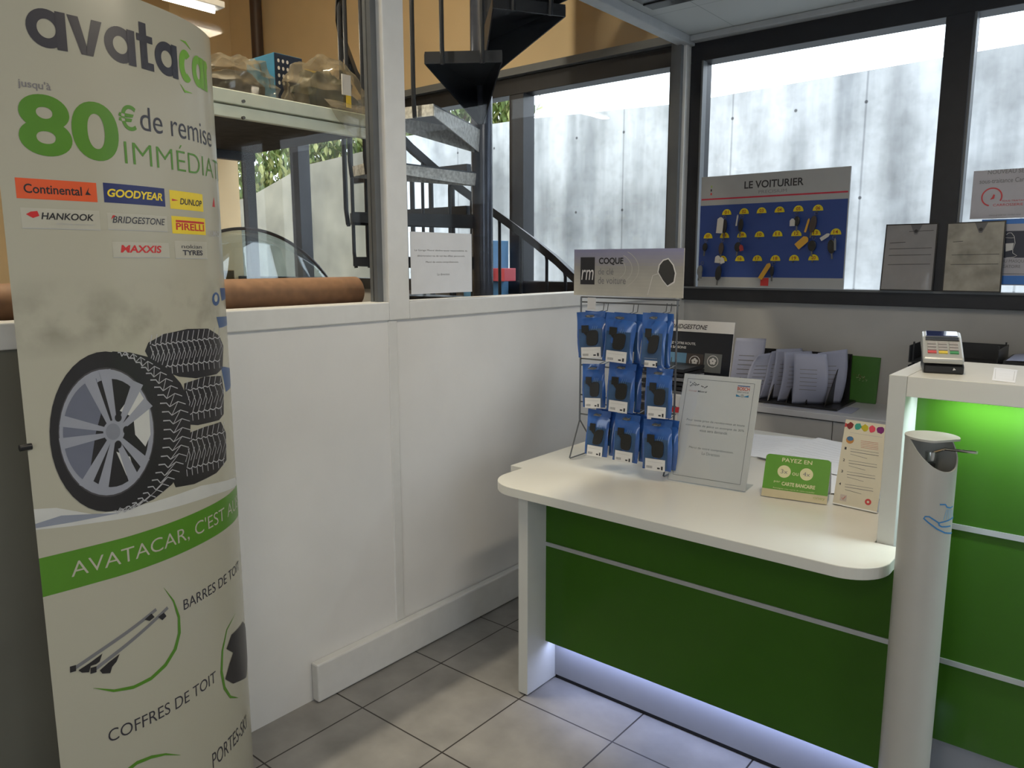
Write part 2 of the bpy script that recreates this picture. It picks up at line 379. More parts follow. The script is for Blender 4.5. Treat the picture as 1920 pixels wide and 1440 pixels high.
# ------------------------------------------------------------------ outdoors
def concrete():
    m = bpy.data.materials.new('stained_cast_concrete'); m.use_nodes = True; nt = m.node_tree; N = nt.nodes; L = nt.links
    b = N['Principled BSDF']; b.inputs['Roughness'].default_value = .9
    tc = N.new('ShaderNodeTexCoord')
    def noise(scale, det, sc):
        mp = N.new('ShaderNodeMapping'); mp.inputs['Scale'].default_value = sc; L.new(tc.outputs['Object'], mp.inputs[0])
        n = N.new('ShaderNodeTexNoise'); n.inputs['Scale'].default_value = scale; n.inputs['Detail'].default_value = det; L.new(mp.outputs[0], n.inputs['Vector']); return n.outputs[0]
    def ramp(src, a, b_, c0, c1):
        r = N.new('ShaderNodeValToRGB'); r.color_ramp.elements[0].position = a; r.color_ramp.elements[1].position = b_
        r.color_ramp.elements[0].color = c0+(1,); r.color_ramp.elements[1].color = c1+(1,); L.new(src, r.inputs[0]); return r.outputs[0]
    def mul(a, c):
        x = N.new('ShaderNodeMix'); x.data_type = 'RGBA'; x.blend_type = 'MULTIPLY'; x.inputs[0].default_value = 1
        L.new(a, x.inputs[6]); L.new(c, x.inputs[7]); return x.outputs[2]
    w = (1, 1, 1)
    c = ramp(noise(1.0, 6, (3.0, 1, .35)), .36, .60, (.52, .53, .54), w)
    c = mul(c, ramp(noise(.9, 8, (1, 1, 1)), .36, .56, (.56, .56, .555), w))
    c = mul(c, ramp(noise(12, 4, (1, 1, 1)), .3, .55, (.88, .88, .88), w))
    sp = N.new('ShaderNodeSeparateXYZ'); L.new(tc.outputs['Object'], sp.inputs[0])
    def fr(src, off, per):
        a = N.new('ShaderNodeMath'); a.operation = 'ADD'; a.inputs[1].default_value = off; L.new(src, a.inputs[0])
        d = N.new('ShaderNodeMath'); d.operation = 'DIVIDE'; d.inputs[1].default_value = per; L.new(a.outputs[0], d.inputs[0])
        f = N.new('ShaderNodeMath'); f.operation = 'FRACT'; L.new(d.outputs[0], f.inputs[0])
        g = N.new('ShaderNodeMath'); g.operation = 'SUBTRACT'; g.inputs[1].default_value = .5; L.new(f.outputs[0], g.inputs[0])
        h = N.new('ShaderNodeMath'); h.operation = 'ABSOLUTE'; L.new(g.outputs[0], h.inputs[0])
        k = N.new('ShaderNodeMath'); k.operation = 'MULTIPLY'; k.inputs[1].default_value = per; L.new(h.outputs[0], k.inputs[0]); return k.outputs[0]
    sx = fr(sp.outputs['X'], .2, 1.2); sz = fr(sp.outputs['Z'], .1, 1.05)
    c = mul(c, ramp(sx, .003, .012, (.62, .62, .63), w)); 
    hx = fr(sp.outputs['X'], .5, .6); hz = fr(sp.outputs['Z'], .75, .8)
    p1 = N.new('ShaderNodeMath'); p1.operation = 'POWER'; p1.inputs[1].default_value = 2; L.new(hx, p1.inputs[0])
    p2 = N.new('ShaderNodeMath'); p2.operation = 'POWER'; p2.inputs[1].default_value = 2; L.new(hz, p2.inputs[0])
    ad = N.new('ShaderNodeMath'); ad.operation = 'ADD'; L.new(p1.outputs[0], ad.inputs[0]); L.new(p2.outputs[0], ad.inputs[1])
    kk = N.new('ShaderNodeMath'); kk.operation = 'MULTIPLY'; kk.inputs[1].default_value = 1000; L.new(ad.outputs[0], kk.inputs[0])
    c = mul(c, ramp(kk.outputs[0], .10, .30, (.25, .25, .26), w))
    base = N.new('ShaderNodeRGB'); base.outputs[0].default_value = (.72, .75, .78, 1)
    L.new(mul(c, base.outputs[0]), b.inputs['Base Color'])
    return m
RY = 7.2
rw = MB()
pts = [(-8.35, 3.15), (-5.7, 3.13), (-3.8, 3.06), (-1.4, 3.12), (0, 3.15), (6, 3.16), (6, -.3), (-8.35, -.3)]
rw.prism(pts, RY, RY+.35, lambda p, t: (p[0], t, p[1]))
tag(build('retaining_wall', rw, concrete()), 'stained cast concrete retaining wall outside the windows', 'wall')
rw = MB().prism([(-18, 2.2), (-11.6, 2.55), (-10.0, 2.95), (-8.36, 3.05), (-8.36, -.3), (-18, -.3)], RY+.02, RY+.37, lambda p, t: (p[0], t, p[1]))
tag(build('garden_wall', rw, mat('weathered_brown_concrete', (.17, .155, .115), .9, noise=.3, nscale=1.6, bump=.3)), 'brownish weathered garden wall outside at the left, lower than the pale wall', 'wall')
tag(build('yard_paving', B(-18, 6, 4.3, 7.2, -.14, -.02), mat('yard_concrete', (.5, .5, .48), .9)), None, None, kind='structure')
bpy.data.objects['yard_paving'].name = 'ground'
def shrub(x0, x1, y0, y1, z0, z1, n, label, seed):
    rnd = random.Random(seed); mb = MB(); a = mat('leaf_green', (.10, .15, .03), .6, noise=.4, nscale=6); c = mat('leaf_pale', (.32, .34, .12), .6, noise=.3, nscale=6)
    for k in range(n):
        x = rnd.uniform(x0, x1); zz = rnd.random()**1.3; z = z0+(z1-z0)*zz*(1-.5*((x-(x0+x1)/2)/((x1-x0)/2))**2); y = rnd.uniform(y0, y1)
        l = rnd.uniform(.08, .24); M = Matrix.Translation((x, y, z)) @ Matrix.Rotation(rnd.uniform(0, 6.28), 4, 'Z') @ Matrix.Rotation(rnd.uniform(-1.2, 1.2), 4, 'X')
        mb.use(a if rnd.random() < .6 else c)
        v = [mb.bm.verts.new(M @ Vector(p)) for p in ((0, 0, 0), (l*.22, 0, l*.5), (0, .01, l), (-l*.22, 0, l*.5))]; mb.face(v)
    t = thing('shrub', label, 'shrub', ((x0+x1)/2, (y0+y1)/2, z0)); build('foliage', mb, None, t)
    st = MB()
    for k in range(6):
        x = rnd.uniform(x0+.2*(x1-x0), x1-.2*(x1-x0)); st.tube([(x, (y0+y1)/2, z0-.05), (x+rnd.uniform(-.2, .2), (y0+y1)/2+.1, z0+(z1-z0)*.6)], .012, 5)
    build('stem', st, mat('bark', (.15, .1, .06), .9), t)
struct('hillside', MB().prism([(-18, 2.2), (-8, 2.9), (-3.8, 2.6), (-3.8, 2.0), (-18, 2.0)], RY+.355, RY+3, lambda p, t: (p[0], t, p[1]+(t-RY-.35)*.15)), mat('earth', (.2, .17, .1), .9, noise=.3))
bpy.data.objects['hillside'].name = 'ground_bank'
shrub(-14, -11, RY+.45, RY+1.6, 2.1, 5.2, 5500, 'broad green shrub on the bank, leftmost behind the concrete wall', 1)
shrub(-10.9, -8.6, RY+.45, RY+1.4, 2.6, 4.8, 4500, 'green shrub on the bank seen below the workshop shelf', 2)
shrub(-8.4, -6.5, RY+.62, RY+1.3, 2.9, 4.3, 2400, 'small green shrub on the bank seen behind the spiral stair pole', 3)

# ================================================================== WORKSHOP BEHIND THE GLASS
# storage shelf
sh = thing('storage_rack', 'steel storage rack with pale beam and dark wooden shelf in the workshop', 'rack', (-2.9, 1.4, 0))
zt, zb = 2.105, 2.012
mb = MB().box(-2.60, -2.565, .2, 2.30, zt-.047, zt).box(-2.60, -2.575, .2, 2.30, zb, zt-.052)
build('beam', mb, mat('pale_green_enamel', (.70, .76, .66), .4, noise=.05), sh, bevel=.003, label='pale green enamelled beam')
build('rear_beam', B(-3.64, -3.60, .2, 2.30, zb, zt), M_steel, sh)
build('shelf_board', B(-3.60, -2.601, .2, 2.30, zt-.05, zt-.02), mat('dark_chipboard', (.05, .04, .03), .8, noise=.3), sh)
for x in (-3.64, -2.61):
    for y in (.22, 2.24): build('upright', B(x, x+.045, y, y+.05, 0, zt-.053), M_frame, sh, bevel=.002)
for p in ((456, 190), (456, 221)):
    q = onX(p[0], p[1], -2.563); build('bolt', MB().tube([(q.x-.004, q.y, q.z), (q.x+.006, q.y, q.z)], .006, 8), M_wire, sh)
# goods on the shelf
def blob(cx, cy, cz, rx, ry, rz, seed, amp=.18, f=3.0, nu=36, nv=22):
    rnd = random.Random(seed); ph = [rnd.uniform(0, 6.28) for _ in range(6)]; k0 = 1+amp*1.2
    def g(u, v):
        a = 2*PI*u; b = PI*(v-.5); x, y, z = math.cos(a)*math.cos(b), math.sin(a)*math.cos(b), math.sin(b)
        k = (1+amp*(math.sin(f*x*2+ph[0])*math.sin(f*y*2+ph[1])+.5*math.sin(f*4*z+ph[2]+3*x)+.4*math.sin(7*a+ph[3])*math.cos(b)))/k0
        return (cx+x*rx*k, cy+y*ry*k, cz+(z*rz*k if z > 0 else max(z*rz*2, -rz*.42)))
    return MB().grid(g, nu, nv, close_u=True)
sz = zt-.02
drk = mat('dark_brown_goods', (.035, .028, .02), .5, noise=.5, nscale=9)
film = glass('plastic_film', (.80, .78, .72), .07, .12, body=(.42, .37, .28), bfac=.16)
def rest(rz): return sz+rz*.42+.003
t = thing('wrapped_part', 'dark car part in clear plastic with yellow tape at the far end of the shelf', 'wrapped part', (-2.75, 2.10, sz))
build('car_part', blob(-2.75, 2.10, rest(.15)+.004, .12, .17, .16, 5), mat('dark_green_part', (.03, .032, .015), .45, noise=.5), t, smooth=True)
build('plastic_wrap', blob(-2.75, 2.10, rest(.18), .155, .205, .20, 6, .10, 4), film, t, smooth=True)
mb = MB().grid(lambda u, v: (-2.598+.046*min(1, v*2.2)+.006*math.sin(9*u), 1.98+.31*u, sz+.06-.035*min(1, v*2.2)-max(0, v-.45)*(.17*math.sin(PI*u)**.7+.02)), 14, 8)
build('plastic_flap', mb, film, t, smooth=True)
q = onX(652, 160, -2.60); build('barcode_label', B(-2.602, -2.598, q.y-.030, q.y+.015, q.z-.04, q.z+.04), M_white, t)
q = onX(654, 190, -2.60); build('yellow_tape', B(-2.602, -2.599, q.y-.012, q.y+.012, q.z-.025, q.z+.025), mat('yellow', (.75, .52, .02), .5), t)
t = thing('wrapped_bumper', 'brown plastic wrapped goods lying along the middle of the shelf', 'wrapped part', (-2.8, 1.72, sz))
build('dark_part', blob(-2.80, 1.71, rest(.10)+.004, .13, .15, .11, 9, .12), drk, t, smooth=True)
build('plastic_wrap', blob(-2.79, 1.71, rest(.14), .17, .175, .155, 10, .12, 5), film, t, smooth=True)
t = thing('wrapped_parcel', 'dark parcel on the shelf, nearest the display totem', 'wrapped part', (-2.8, 1.33, sz))
build('dark_part', blob(-2.84, 1.33, rest(.16), .17, .18, .19, 12, .12), drk, t, smooth=True)
build('pale_strap', MB().tube([(-2.70, 1.36, sz+.17), (-2.64, 1.44, sz+.10), (-2.61, 1.50, sz+.03)], .006), mat('pale_yellow', (.6, .6, .25), .5), t)
t = thing('blue_box', 'blue printed cardboard box standing on the workshop shelf', 'box', (-3.0, 2.03, sz))
build('carton', B(-3.14, -2.93, 1.985, 2.125, sz+.002, sz+.29), mat('blue_card', (.012, .17, .33), .5, noise=.1), t, bevel=.002)
f = Frame((-2.929, 1.985, sz), (0, 1, 0), (0, 0, 1)); a = Art(f)
a.rect(.0, .003, .139, .288, mat('navy_card', (.01, .02, .05), .5))
for k in range(12): a.ell(.02+.022*(k % 3), .17+.03*(k//3), .006, .008, M_white, 2, 8)
a.build('printed_side', t)
t = thing('yellow_box', 'yellow carton behind the plastic wrapped part on the shelf', 'box', (-3.0, 2.21, sz))
build('carton', B(-3.10, -2.93, 2.135, 2.285, sz+.002, sz+.25), mat('yellow', (.75, .52, .02), .5), t, bevel=.002)
# workbench with cardboard tube below
wb = thing('workbench', 'dark workbench along the far side of the partition', 'workbench', (-2.4, 1.4, 0))
build('bench_top', B(-2.54, -2.18, -.2, 1.9, 1.30, 1.335), mat('bench_wood', (.07, .045, .03), .6, noise=.3), wb)
for x in (-2.53, -2.26):
    for y in (-.15, 1.8): build('leg', B(x, x+.05, y, y+.05, 0, 1.30), M_frame, wb)
tb = MB().tube([(-2.32, -.1, 1.392), (-2.32, 1.88, 1.392)], .055, 24)
o = tag(build('cardboard_tube', tb, mat('brown_cardboard', (.22, .115, .06), .7, noise=.15, nscale=30), smooth=True), 'long brown cardboard tube lying on the workbench', 'cardboard tube')
tag(build('cardboard_box', B(-2.535, -2.45, .95, 1.46, 1.337, 1.475), mat('tan_cardboard', (.34, .21, .09), .8, noise=.1), bevel=.003), 'flat tan cardboard box behind the cardboard tube', 'box')
# spare windscreen leaning
t = thing('windscreen', 'curved spare windscreen glass standing behind the cardboard tube', 'windscreen', (-2.42, 1.5, 1.337))
def ws(u, v):
    a = PI*(u)
    return (-2.395-.01*math.sin(a)-.03*v, 1.50+.42*(u-.5)*2*(1-.12*v), 1.337+v*(.26*math.sin(a)**.6+.02))
build('glass_sheet', MB().grid(ws, 30, 6), glass('windscreen_glass', (.72, .78, .80), .10), t, smooth=True, solid=.005)
rim = [ws(i/30, 1) for i in range(31)]
build('black_rim', MB().tube(rim, .006, 6), M_black, t, smooth=True)
# column at the left with pipe
struct('wall_workshop_pier', B(-8.1, -6.75, 3.55, 4.12, 0, 4.6), M_tan)
tag(build('downpipe', MB().tube([(-6.17, 4.02, 2.75), (-6.17, 4.02, 4.6)], .05, 12), mat('brown_pipe', (.05, .025, .015), .5), smooth=True), 'dark brown vertical pipe on the ochre workshop wall', 'pipe')

# spiral stair
PX, PYY, R, RISE, ST, A0, HH = -2.79, 3.14, .70, .22, 25, 305, 1.0
t = thing('spiral_staircase', 'blue-black steel spiral staircase in the workshop behind the glass', 'staircase', (PX, PYY, 0))
build('centre_pole', MB().tube([(PX, PYY, 0), (PX, PYY, 4.59)], .057, 24), mat('pole_steel', (.06, .07, .10), .22, metal=.4, noise=.15), t, smooth=True)
rail = []
for k in range(-8, 11):
    z = 2.41-RISE*k; a = math.radians(A0-ST*k); h = math.radians(ST/2+1.5)
    c0, s0, c1, s1 = math.cos(a-h), math.sin(a-h), math.cos(a+h), math.sin(a+h)
    def P(r, aa, zz): return (PX+r*math.cos(aa), PYY+r*math.sin(aa), zz)
    mb = MB()
    rr = .055
    top = [P(rr, a-h*1.6, z), P(R, a-h, z), P(R, a+h, z), P(rr, a+h*1.6, z)]
    # thin plate + folded triangular side gussets + outer fascia
    A_ = [mb.bm.verts.new(p) for p in top]; B_ = [mb.bm.verts.new((p[0], p[1], p[2]-.008)) for p in top]
    mb.face(A_); mb.face(B_[::-1])
    for i in range(4): mb.face([A_[i], A_[(i+1) % 4], B_[(i+1) % 4], B_[i]])
    build('tread', mb, M_steel if k not in (1, 2, 3) else M_steel, t)
    mb = MB()
    for sg in (-1, 1):
        q = [P(rr, a+sg*h*1.5, z-.008), P(R, a+sg*h, z-.008), P(R, a+sg*h, z-.05), P(rr, a+sg*h*.9, z-(.20 if k < 1 else .12 if k == 1 else .07))]
        n = Vector((math.sin(a), -math.cos(a), 0))*.003
        F = [mb.bm.verts.new(Vector(p)+n) for p in q]; G = [mb.bm.verts.new(Vector(p)-n) for p in q]
        mb.face(F); mb.face(G[::-1])
        for i in range(4): mb.face([F[i], F[(i+1) % 4], G[(i+1) % 4], G[i]])
    q = [P(R, a-h, z), P(R, a+h, z), P(R, a+h, z-.05), P(R, a-h, z-.05)]; n = Vector((math.cos(a), math.sin(a), 0))*.004
    F = [mb.bm.verts.new(Vector(p)+n) for p in q]; G = [mb.bm.verts.new(Vector(p)-n) for p in q]
    mb.face(F); mb.face(G[::-1])
    for i in range(4): mb.face([F[i], F[(i+1) % 4], G[(i+1) % 4], G[i]])
    build('bracket', mb, M_sunlit_steel if k in (1, 2) else M_steel, t, label='pale bracket with sunlight put into its colour' if k in (1, 2) else None)
    for j, da in enumerate((-.5, .5)):
        aa = a+da*h; zr = z+HH+RISE*da*.55
        e = P(R+.02, aa, zr-.03)
        build('baluster', MB().tube([P(R+.012, aa, z-.06), P(R+.02, aa, z+.02), P(R+.02, aa, zr-.08), P(R+.005, aa, zr-.03)], .010, 8), M_steel, t, smooth=True)
    for j in (0, .5): rail.append((math.radians(A0-ST*(k+j)), 2.41-RISE*(k+j)+HH))
mb = MB(); rings = []
for a, z in rail:
    z = min(z, 4.55)
    rings.append([mb.bm.verts.new((PX+r*math.cos(a), PYY+r*math.sin(a), z+dz)) for r, dz in ((R+.0, 0), (R+.035, 0), (R+.035, -.055), (R+.0, -.055))])
for i in range(len(rings)-1):
    for k in range(4): mb.face([rings[i][k], rings[i][(k+1) % 4], rings[i+1][(k+1) % 4], rings[i+1][k]])
mb.face(rings[0]); mb.face(rings[-1][::-1])
build('handrail', mb, M_steel, t, smooth=True)
# railing across the far side of the stair landing
t = thing('guard_rail', 'dark steel guard rail with vertical bars behind the spiral stair', 'railing', (-3.9, 3.75, 0))
a0 = onY(765, 395, 3.75); a1 = onY(880, 408, 3.75)
gz = (a0.z+a1.z)/2; ztop = onY(800, 322, 3.75).z
build('top_rail', B(-4.62, a1.x, 3.73, 3.77, ztop-.03, ztop+.02), M_steel, t)
build('middle_rail', B(-4.62, a1.x, 3.72, 3.78, gz-.045, gz+.04), M_steel, t)
build('lower_rail', B(-4.62, a1.x, 3.73, 3.77, .95, 1.0), M_steel, t)
for px in (751, 773, 808, 848, 888):
    x = onY(px, 360, 3.75).x; build('bar', MB().tube([(x, 3.75, 0 if px in (751, 888) else .95), (x, 3.75, ztop)], .017, 10), M_steel, t, smooth=True)
# blue machine behind
t = thing('blue_cabinet', 'light blue machine cabinet beyond the spiral stair', 'cabinet', (-3.65, 3.9, 0))
p0 = onY(883, 452, 3.9); p1 = onY(932, 522, 3.9)
build('body', B(p0.x, p1.x, 3.82, 4.02, 0, p0.z), mat('sky_blue_paint', (.12, .30, .55), .4), t, bevel=.004)
build('control_panel', B(p0.x+.16, p1.x-.01, 3.812, 3.819, p0.z-.34, p0.z-.02), M_dark, t)
t = tag(build('crate', B(onY(938, 520, 3.95).x, onY(962, 520, 3.95).x, 3.86, 3.98, 1.376, 1.376+.085), mat('pink_plastic', (.62, .10, .13), .4), bevel=.004), 'small red plastic crate on the far window sill', 'crate')

# ================================================================== RECEPTION DESK
def rounded(x0, x1, y0, y1, rfl, rfr, n=12):
    p = []
    for k in range(n+1):
        a = PI+PI/2*k/n; p.append((x0+rfl+rfl*math.cos(a), y0+rfl+rfl*math.sin(a)))
    for k in range(n+1):
        a = 1.5*PI+PI/2*k/n; p.append((x1-rfr+rfr*math.cos(a), y0+rfr+rfr*math.sin(a)))
    return p+[(x1, y1), (x0, y1)]
DZ = .755
dk = thing('reception_desk', 'low white reception desk with green glass front and rounded worktop', 'desk', (-1.05, 2.0, 0))
build('desktop', MB().prism(rounded(-1.70, -.425, 1.905, 2.135, .125, .11), DZ-.032, DZ), M_lam, dk, bevel=.002)
build('rear_desktop', B(-1.765, -.497, 2.135, 3.30, DZ-.035, DZ-.003), M_lam, dk, bevel=.002)
build('leg_panel', B(-1.567, -1.527, 1.936, 2.55, .006, DZ-.033), M_lam_edge, dk, bevel=.0015)
build('rear_leg_panel', B(-1.60, -.55, 3.2, 3.235, 0, DZ-.036), M_lam_edge, dk)
build('glass_front', B(-1.527, -.36, 2.040, 2.052, .168, DZ-.033), M_green, dk, label='glossy dark green glass front panel')
g0 = onY(1030, 1020, 2.039).z
build('groove_strip', B(-1.527, -.36, 2.036, 2.040, g0-.008, g0+.006), M_alu, dk)
build('plinth', B(-1.527, -.36, 2.098, 2.115, .016, .70), M_plinth, dk)
build('plinth_foot', B(-1.527, -.36, 2.104, 2.114, 0, .0165), M_dark, dk)
build('led_strip', B(-1.52, -.37, 2.060, 2.076, .164, .168), mat('led_blue_white', (1, 1, 1), .5, emit=(.7, .8, 1), estr=1.5), dk)
tag(dk, None, None)

# high counter
ct = thing('reception_counter', 'high white reception counter with lit green glass front', 'counter', (.35, 2.3, 0))
SX0, SX1, SY = -.492, -.449, 2.14
build('side_panel', B(SX0, SX1, SY, 2.56, 0, 1.21), M_lam_edge, ct, bevel=.0015)
build('countertop', B(SX1+.0005, 1.25, SY, 2.56, 1.157, 1.21), M_lam, ct, bevel=.0015)
build('glass_front', B(SX1, 1.25, 2.28, 2.292, .17, 1.157), M_green, ct, label='glossy green glass front lit from above')
for zz in (.797, .409): build('groove_strip', B(SX1, 1.25, 2.276, 2.280, zz-.008, zz+.007), M_alu, ct)
build('plinth', B(SX1, 1.25, 2.33, 2.345, .0, .17), M_plinth, ct)
build('back_panel', B(SX1, 1.25, 2.52, 2.55, 0, 1.156), M_lam_edge, ct)
build('led_strip', B(SX1+.01, 1.2, 2.205, 2.225, 1.152, 1.1568), mat('led_white', (1, 1, 1), .5, emit=(.8, 1, .95), estr=6), ct)

# hand sanitiser column
DX, DY, DR = -.351, 1.972, .0565
dp = thing('sanitiser_dispenser', 'white cylindrical hand gel dispenser column with slanted opening and steel lever', 'dispenser', (DX, DY, 0))
# slanted tube: opening faces the entrance (camera right / front)
dirv = Vector((.80, -.60)).normalized()
def cutz(a):
    d = (math.cos(a)*dirv.x+math.sin(a)*dirv.y)    # 1 on the open side
    return 1.093 if d < -.10 else 1.093-(d+.10)*.062
mb = MB(); n = 64
O = []; I = []
for k in range(n):
    a = 2*PI*k/n; ca, sa = math.cos(a), math.sin(a); zc = cutz(a)
    O.append((mb.bm.verts.new((DX+DR*ca, DY+DR*sa, .012)), mb.bm.verts.new((DX+DR*ca, DY+DR*sa, zc))))
    I.append((mb.bm.verts.new((DX+(DR-.003)*ca, DY+(DR-.003)*sa, .85)), mb.bm.verts.new((DX+(DR-.003)*ca, DY+(DR-.003)*sa, zc))))
for k in range(n):
    j = (k+1) % n
    mb.face([O[k][0], O[j][0], O[j][1], O[k][1]]); mb.face([I[j][0], I[k][0], I[k][1], I[j][1]]); mb.face([O[k][1], O[j][1], I[j][1], I[k][1]])
mb.face([O[k][0] for k in range(n)][::-1]); mb.face([I[k][0] for k in range(n)])
build('column', mb, M_disp, dp, smooth=True)
# lid: flat cap covering the rear part of the tube
lid = []
for k in range(41):
    a = math.atan2(dirv.y, dirv.x)+math.radians(36)+math.radians(288)*k/40; lid.append((DX+(DR+.001)*math.cos(a), DY+(DR+.001)*math.sin(a)))
build('lid', MB().prism(lid, 1.093, 1.098), M_disp, dp, smooth=True)
build('base_plate', MB().cyl((DX, DY, 0), .11, .012, 40), M_disp, dp, bevel=.002)
build('pump_bottle', MB().cyl((DX, DY+.01, .86), .024, .13, 20).cyl((DX, DY+.01, .99), .010, .04, 12), mat('dark_bottle', (.05, .045, .04), .2), dp, smooth=True)
la = onY(1772, 842, 1.975); lb = onY(1832, 849, 1.93)
build('lever', MB().tube([(DX, DY, 1.055), tuple(la), tuple(lb)], .0035, 8).cyl((DX, DY, 1.04), .012, .02, 12), mat('polished_steel', (.7, .7, .7), .2, metal=1), dp, smooth=True)
class CylFrame:
    """artwork wrapped on the dispenser"""
    cut = (-.2, .2, .008)
    def at(s, u, v, h): a = u/DR; return Vector((DX+(DR+h)*math.cos(a), DY+(DR+h)*math.sin(a), v))
    def px(s, px, py):
        d = ray(px, py); A = d.x**2+d.y**2; b = 2*(d.x*(CAM.x-DX)+d.y*(CAM.y-DY)); c = (CAM.x-DX)**2+(CAM.y-DY)**2-DR**2
        D = b*b-4*A*c; D = max(D, 0); t = (-b-math.sqrt(D))/(2*A); p = CAM+d*t
        return (math.atan2(p.y-DY, p.x-DX)*DR, p.z)
cf = CylFrame(); a = Art(cf); mblue = mat('print_blue', (.04, .20, .46), .5); lblue = mat('print_pale_blue', (.20, .42, .62), .5)
def C(x, y): return (1640+x/4.8, 800+y/4.8)
for pts in ([(700, 955), (630, 955), (560, 920), (480, 860), (442, 825), (455, 808), (490, 810), (575, 865), (640, 850), (690, 825), (712, 812)],
            [(575, 868), (580, 888), (600, 900), (640, 900), (680, 892)], [(585, 700), (635, 700), (650, 725), (680, 730), (700, 715)]):
    a.pline([C(*p) for p in pts], .0034, mblue)
for x0, x1 in ((648, 620), (660, 645), (672, 668), (684, 690), (696, 706)):
    a.pline([C(x0, 745), C((x0+x1)/2, 790), C(x1, 838)], .0018, lblue)
a.build('hand_symbol', dp, label='blue drawing of a hand under drops')

# ================================================================== DISPLAY TOTEM
PLAN0 = [(-1.741, .548), (-1.733, .637), (-1.730, .735), (-1.750, .848), (-1.797, .967), (-1.858, 1.058), (-1.930, 1.118), (-2.02, 1.150)]
def catmull(P, n=14):
    out = []
    for i in range(len(P)-1):
        p0 = P[max(i-1, 0)]; p1 = P[i]; p2 = P[i+1]; p3 = P[min(i+2, len(P)-1)]
        for k in range(n):
            t = k/n; out.append(tuple(.5*((2*p1[j])+(-p0[j]+p2[j])*t+(2*p0[j]-5*p1[j]+4*p2[j]-p3[j])*t*t+(-p0[j]+3*p1[j]-3*p2[j]+p3[j])*t**3) for j in (0, 1)))
    return out+[P[-1]]
PLAN = catmull(PLAN0); CUM = [0]
for i in range(1, len(PLAN)): CUM.append(CUM[-1]+math.dist(PLAN[i], PLAN[i-1]))
TTOP = 2.065
class TotemFrame:
    cut = (0.0, CUM[-1], .012)
    def at(s, u, v, h):
        u = min(max(u, 0), CUM[-1]-1e-5); i = 0
        while CUM[i+1] < u: i += 1
        t = (u-CUM[i])/(CUM[i+1]-CUM[i]); a, b = PLAN[i], PLAN[i+1]; dx, dy = b[0]-a[0], b[1]-a[1]; l = math.hypot(dx, dy)
        return Vector((a[0]+dx*t+dy/l*h, a[1]+dy*t-dx/l*h, v))
    def px(s, px, py):
        d = ray(px, py); best = None
        for i in range(len(PLAN)-1):
            a, b = PLAN[i], PLAN[i+1]; ex, ey = b[0]-a[0], b[1]-a[1]; den = d.x*ey-d.y*ex
            if abs(den) < 1e-9: continue
            t = (a[0]*ey-a[1]*ex)/den; w = (a[0]*d.y-a[1]*d.x)/den
            if t > 0 and (-.0001 <= w <= 1.0001 or (i == 0 and -3 < w < 0)):
                if best is None or t < best[0]: best = (t, CUM[i]+w*(CUM[i+1]-CUM[i]))
        if best is None:   # beyond the silhouette: nearest approach
            ang = math.atan2(d.x, d.y); j = min(range(len(PLAN)), key=lambda k: abs(math.atan2(PLAN[k][0], PLAN[k][1])-ang))
            t = math.hypot(*PLAN[j])/math.hypot(d.x, d.y); best = (t, CUM[j])
        return (best[1], 1.5+d.z*best[0])
def totem_mat():
    m = bpy.data.materials.new('printed_totem_film'); m.use_nodes = True; nt = m.node_tree; N = nt.nodes; L = nt.links
    b = N['Principled BSDF']; b.inputs['Roughness'].default_value = .24; b.inputs['Specular IOR Level'].default_value = .35
    tc = N.new('ShaderNodeTexCoord'); sp = N.new('ShaderNodeSeparateXYZ'); L.new(tc.outputs['Object'], sp.inputs[0])
    n = N.new('ShaderNodeTexNoise'); n.inputs['Scale'].default_value = 11; n.inputs['Detail'].default_value = 6; L.new(tc.outputs['Object'], n.inputs['Vector'])
    r = N.new('ShaderNodeValToRGB'); r.color_ramp.elements[0].position = .42; r.color_ramp.elements[1].position = .64; L.new(n.outputs[0], r.inputs[0])
    zr = N.new('ShaderNodeValToRGB'); e = zr.color_ramp.elements; e[0].position = 0; e[0].color = (0, 0, 0, 1); e[1].position = 1; e[1].color = (0, 0, 0, 1)
    mp = N.new('ShaderNodeMapRange'); mp.inputs[1].default_value = 1.30; mp.inputs[2].default_value = 1.48; L.new(sp.outputs['Z'], mp.inputs[0]); L.new(mp.outputs[0], zr.inputs[0])
    for p, c in ((.3, .9), (.7, .6), (.92, .1)): x = zr.color_ramp.elements.new(p); x.color = (c, c, c, 1)
    mu = N.new('ShaderNodeMath'); mu.operation = 'MULTIPLY'; L.new(r.outputs[0], mu.inputs[0]); L.new(zr.outputs[0], mu.inputs[1])
    mx = N.new('ShaderNodeMix'); mx.data_type = 'RGBA'; mx.inputs[6].default_value = (.435, .415, .335, 1); mx.inputs[7].default_value = (.29, .275, .22, 1)
    L.new(mu.outputs[0], mx.inputs[0]); L.new(mx.outputs[2], b.inputs['Base Color']); return m
TF = TotemFrame()
tt = thing('display_totem', 'tall curved advertising totem printed with tyres and green lettering', 'advertising totem', (-1.86, .85, 0))
mb = MB(); back = [(-2.02, 1.150), (-2.055, 1.05), (-2.065, .90), (-2.04, .76), (-1.96, .67), (-1.85, .60), (-1.741, .548)]
ring = PLAN+catmull(back, 6)[1:-1]
mb.prism(ring, .0, TTOP)
build('curved_panel', mb, totem_mat(), tt, smooth=True)
q = TF.at(.004, onX(52, 838, -1.741).z, .0)
build('edge_knob', MB().tube([(-1.741, .556, q.z), (-1.741, .534, q.z)], .007, 12), M_black, tt, smooth=True)
q = onX(2, 300, -1.741)
build('edge_knob', MB().tube([(-1.741, .556, 1.80), (-1.741, .534, 1.80)], .007, 12), M_black, tt, smooth=True)
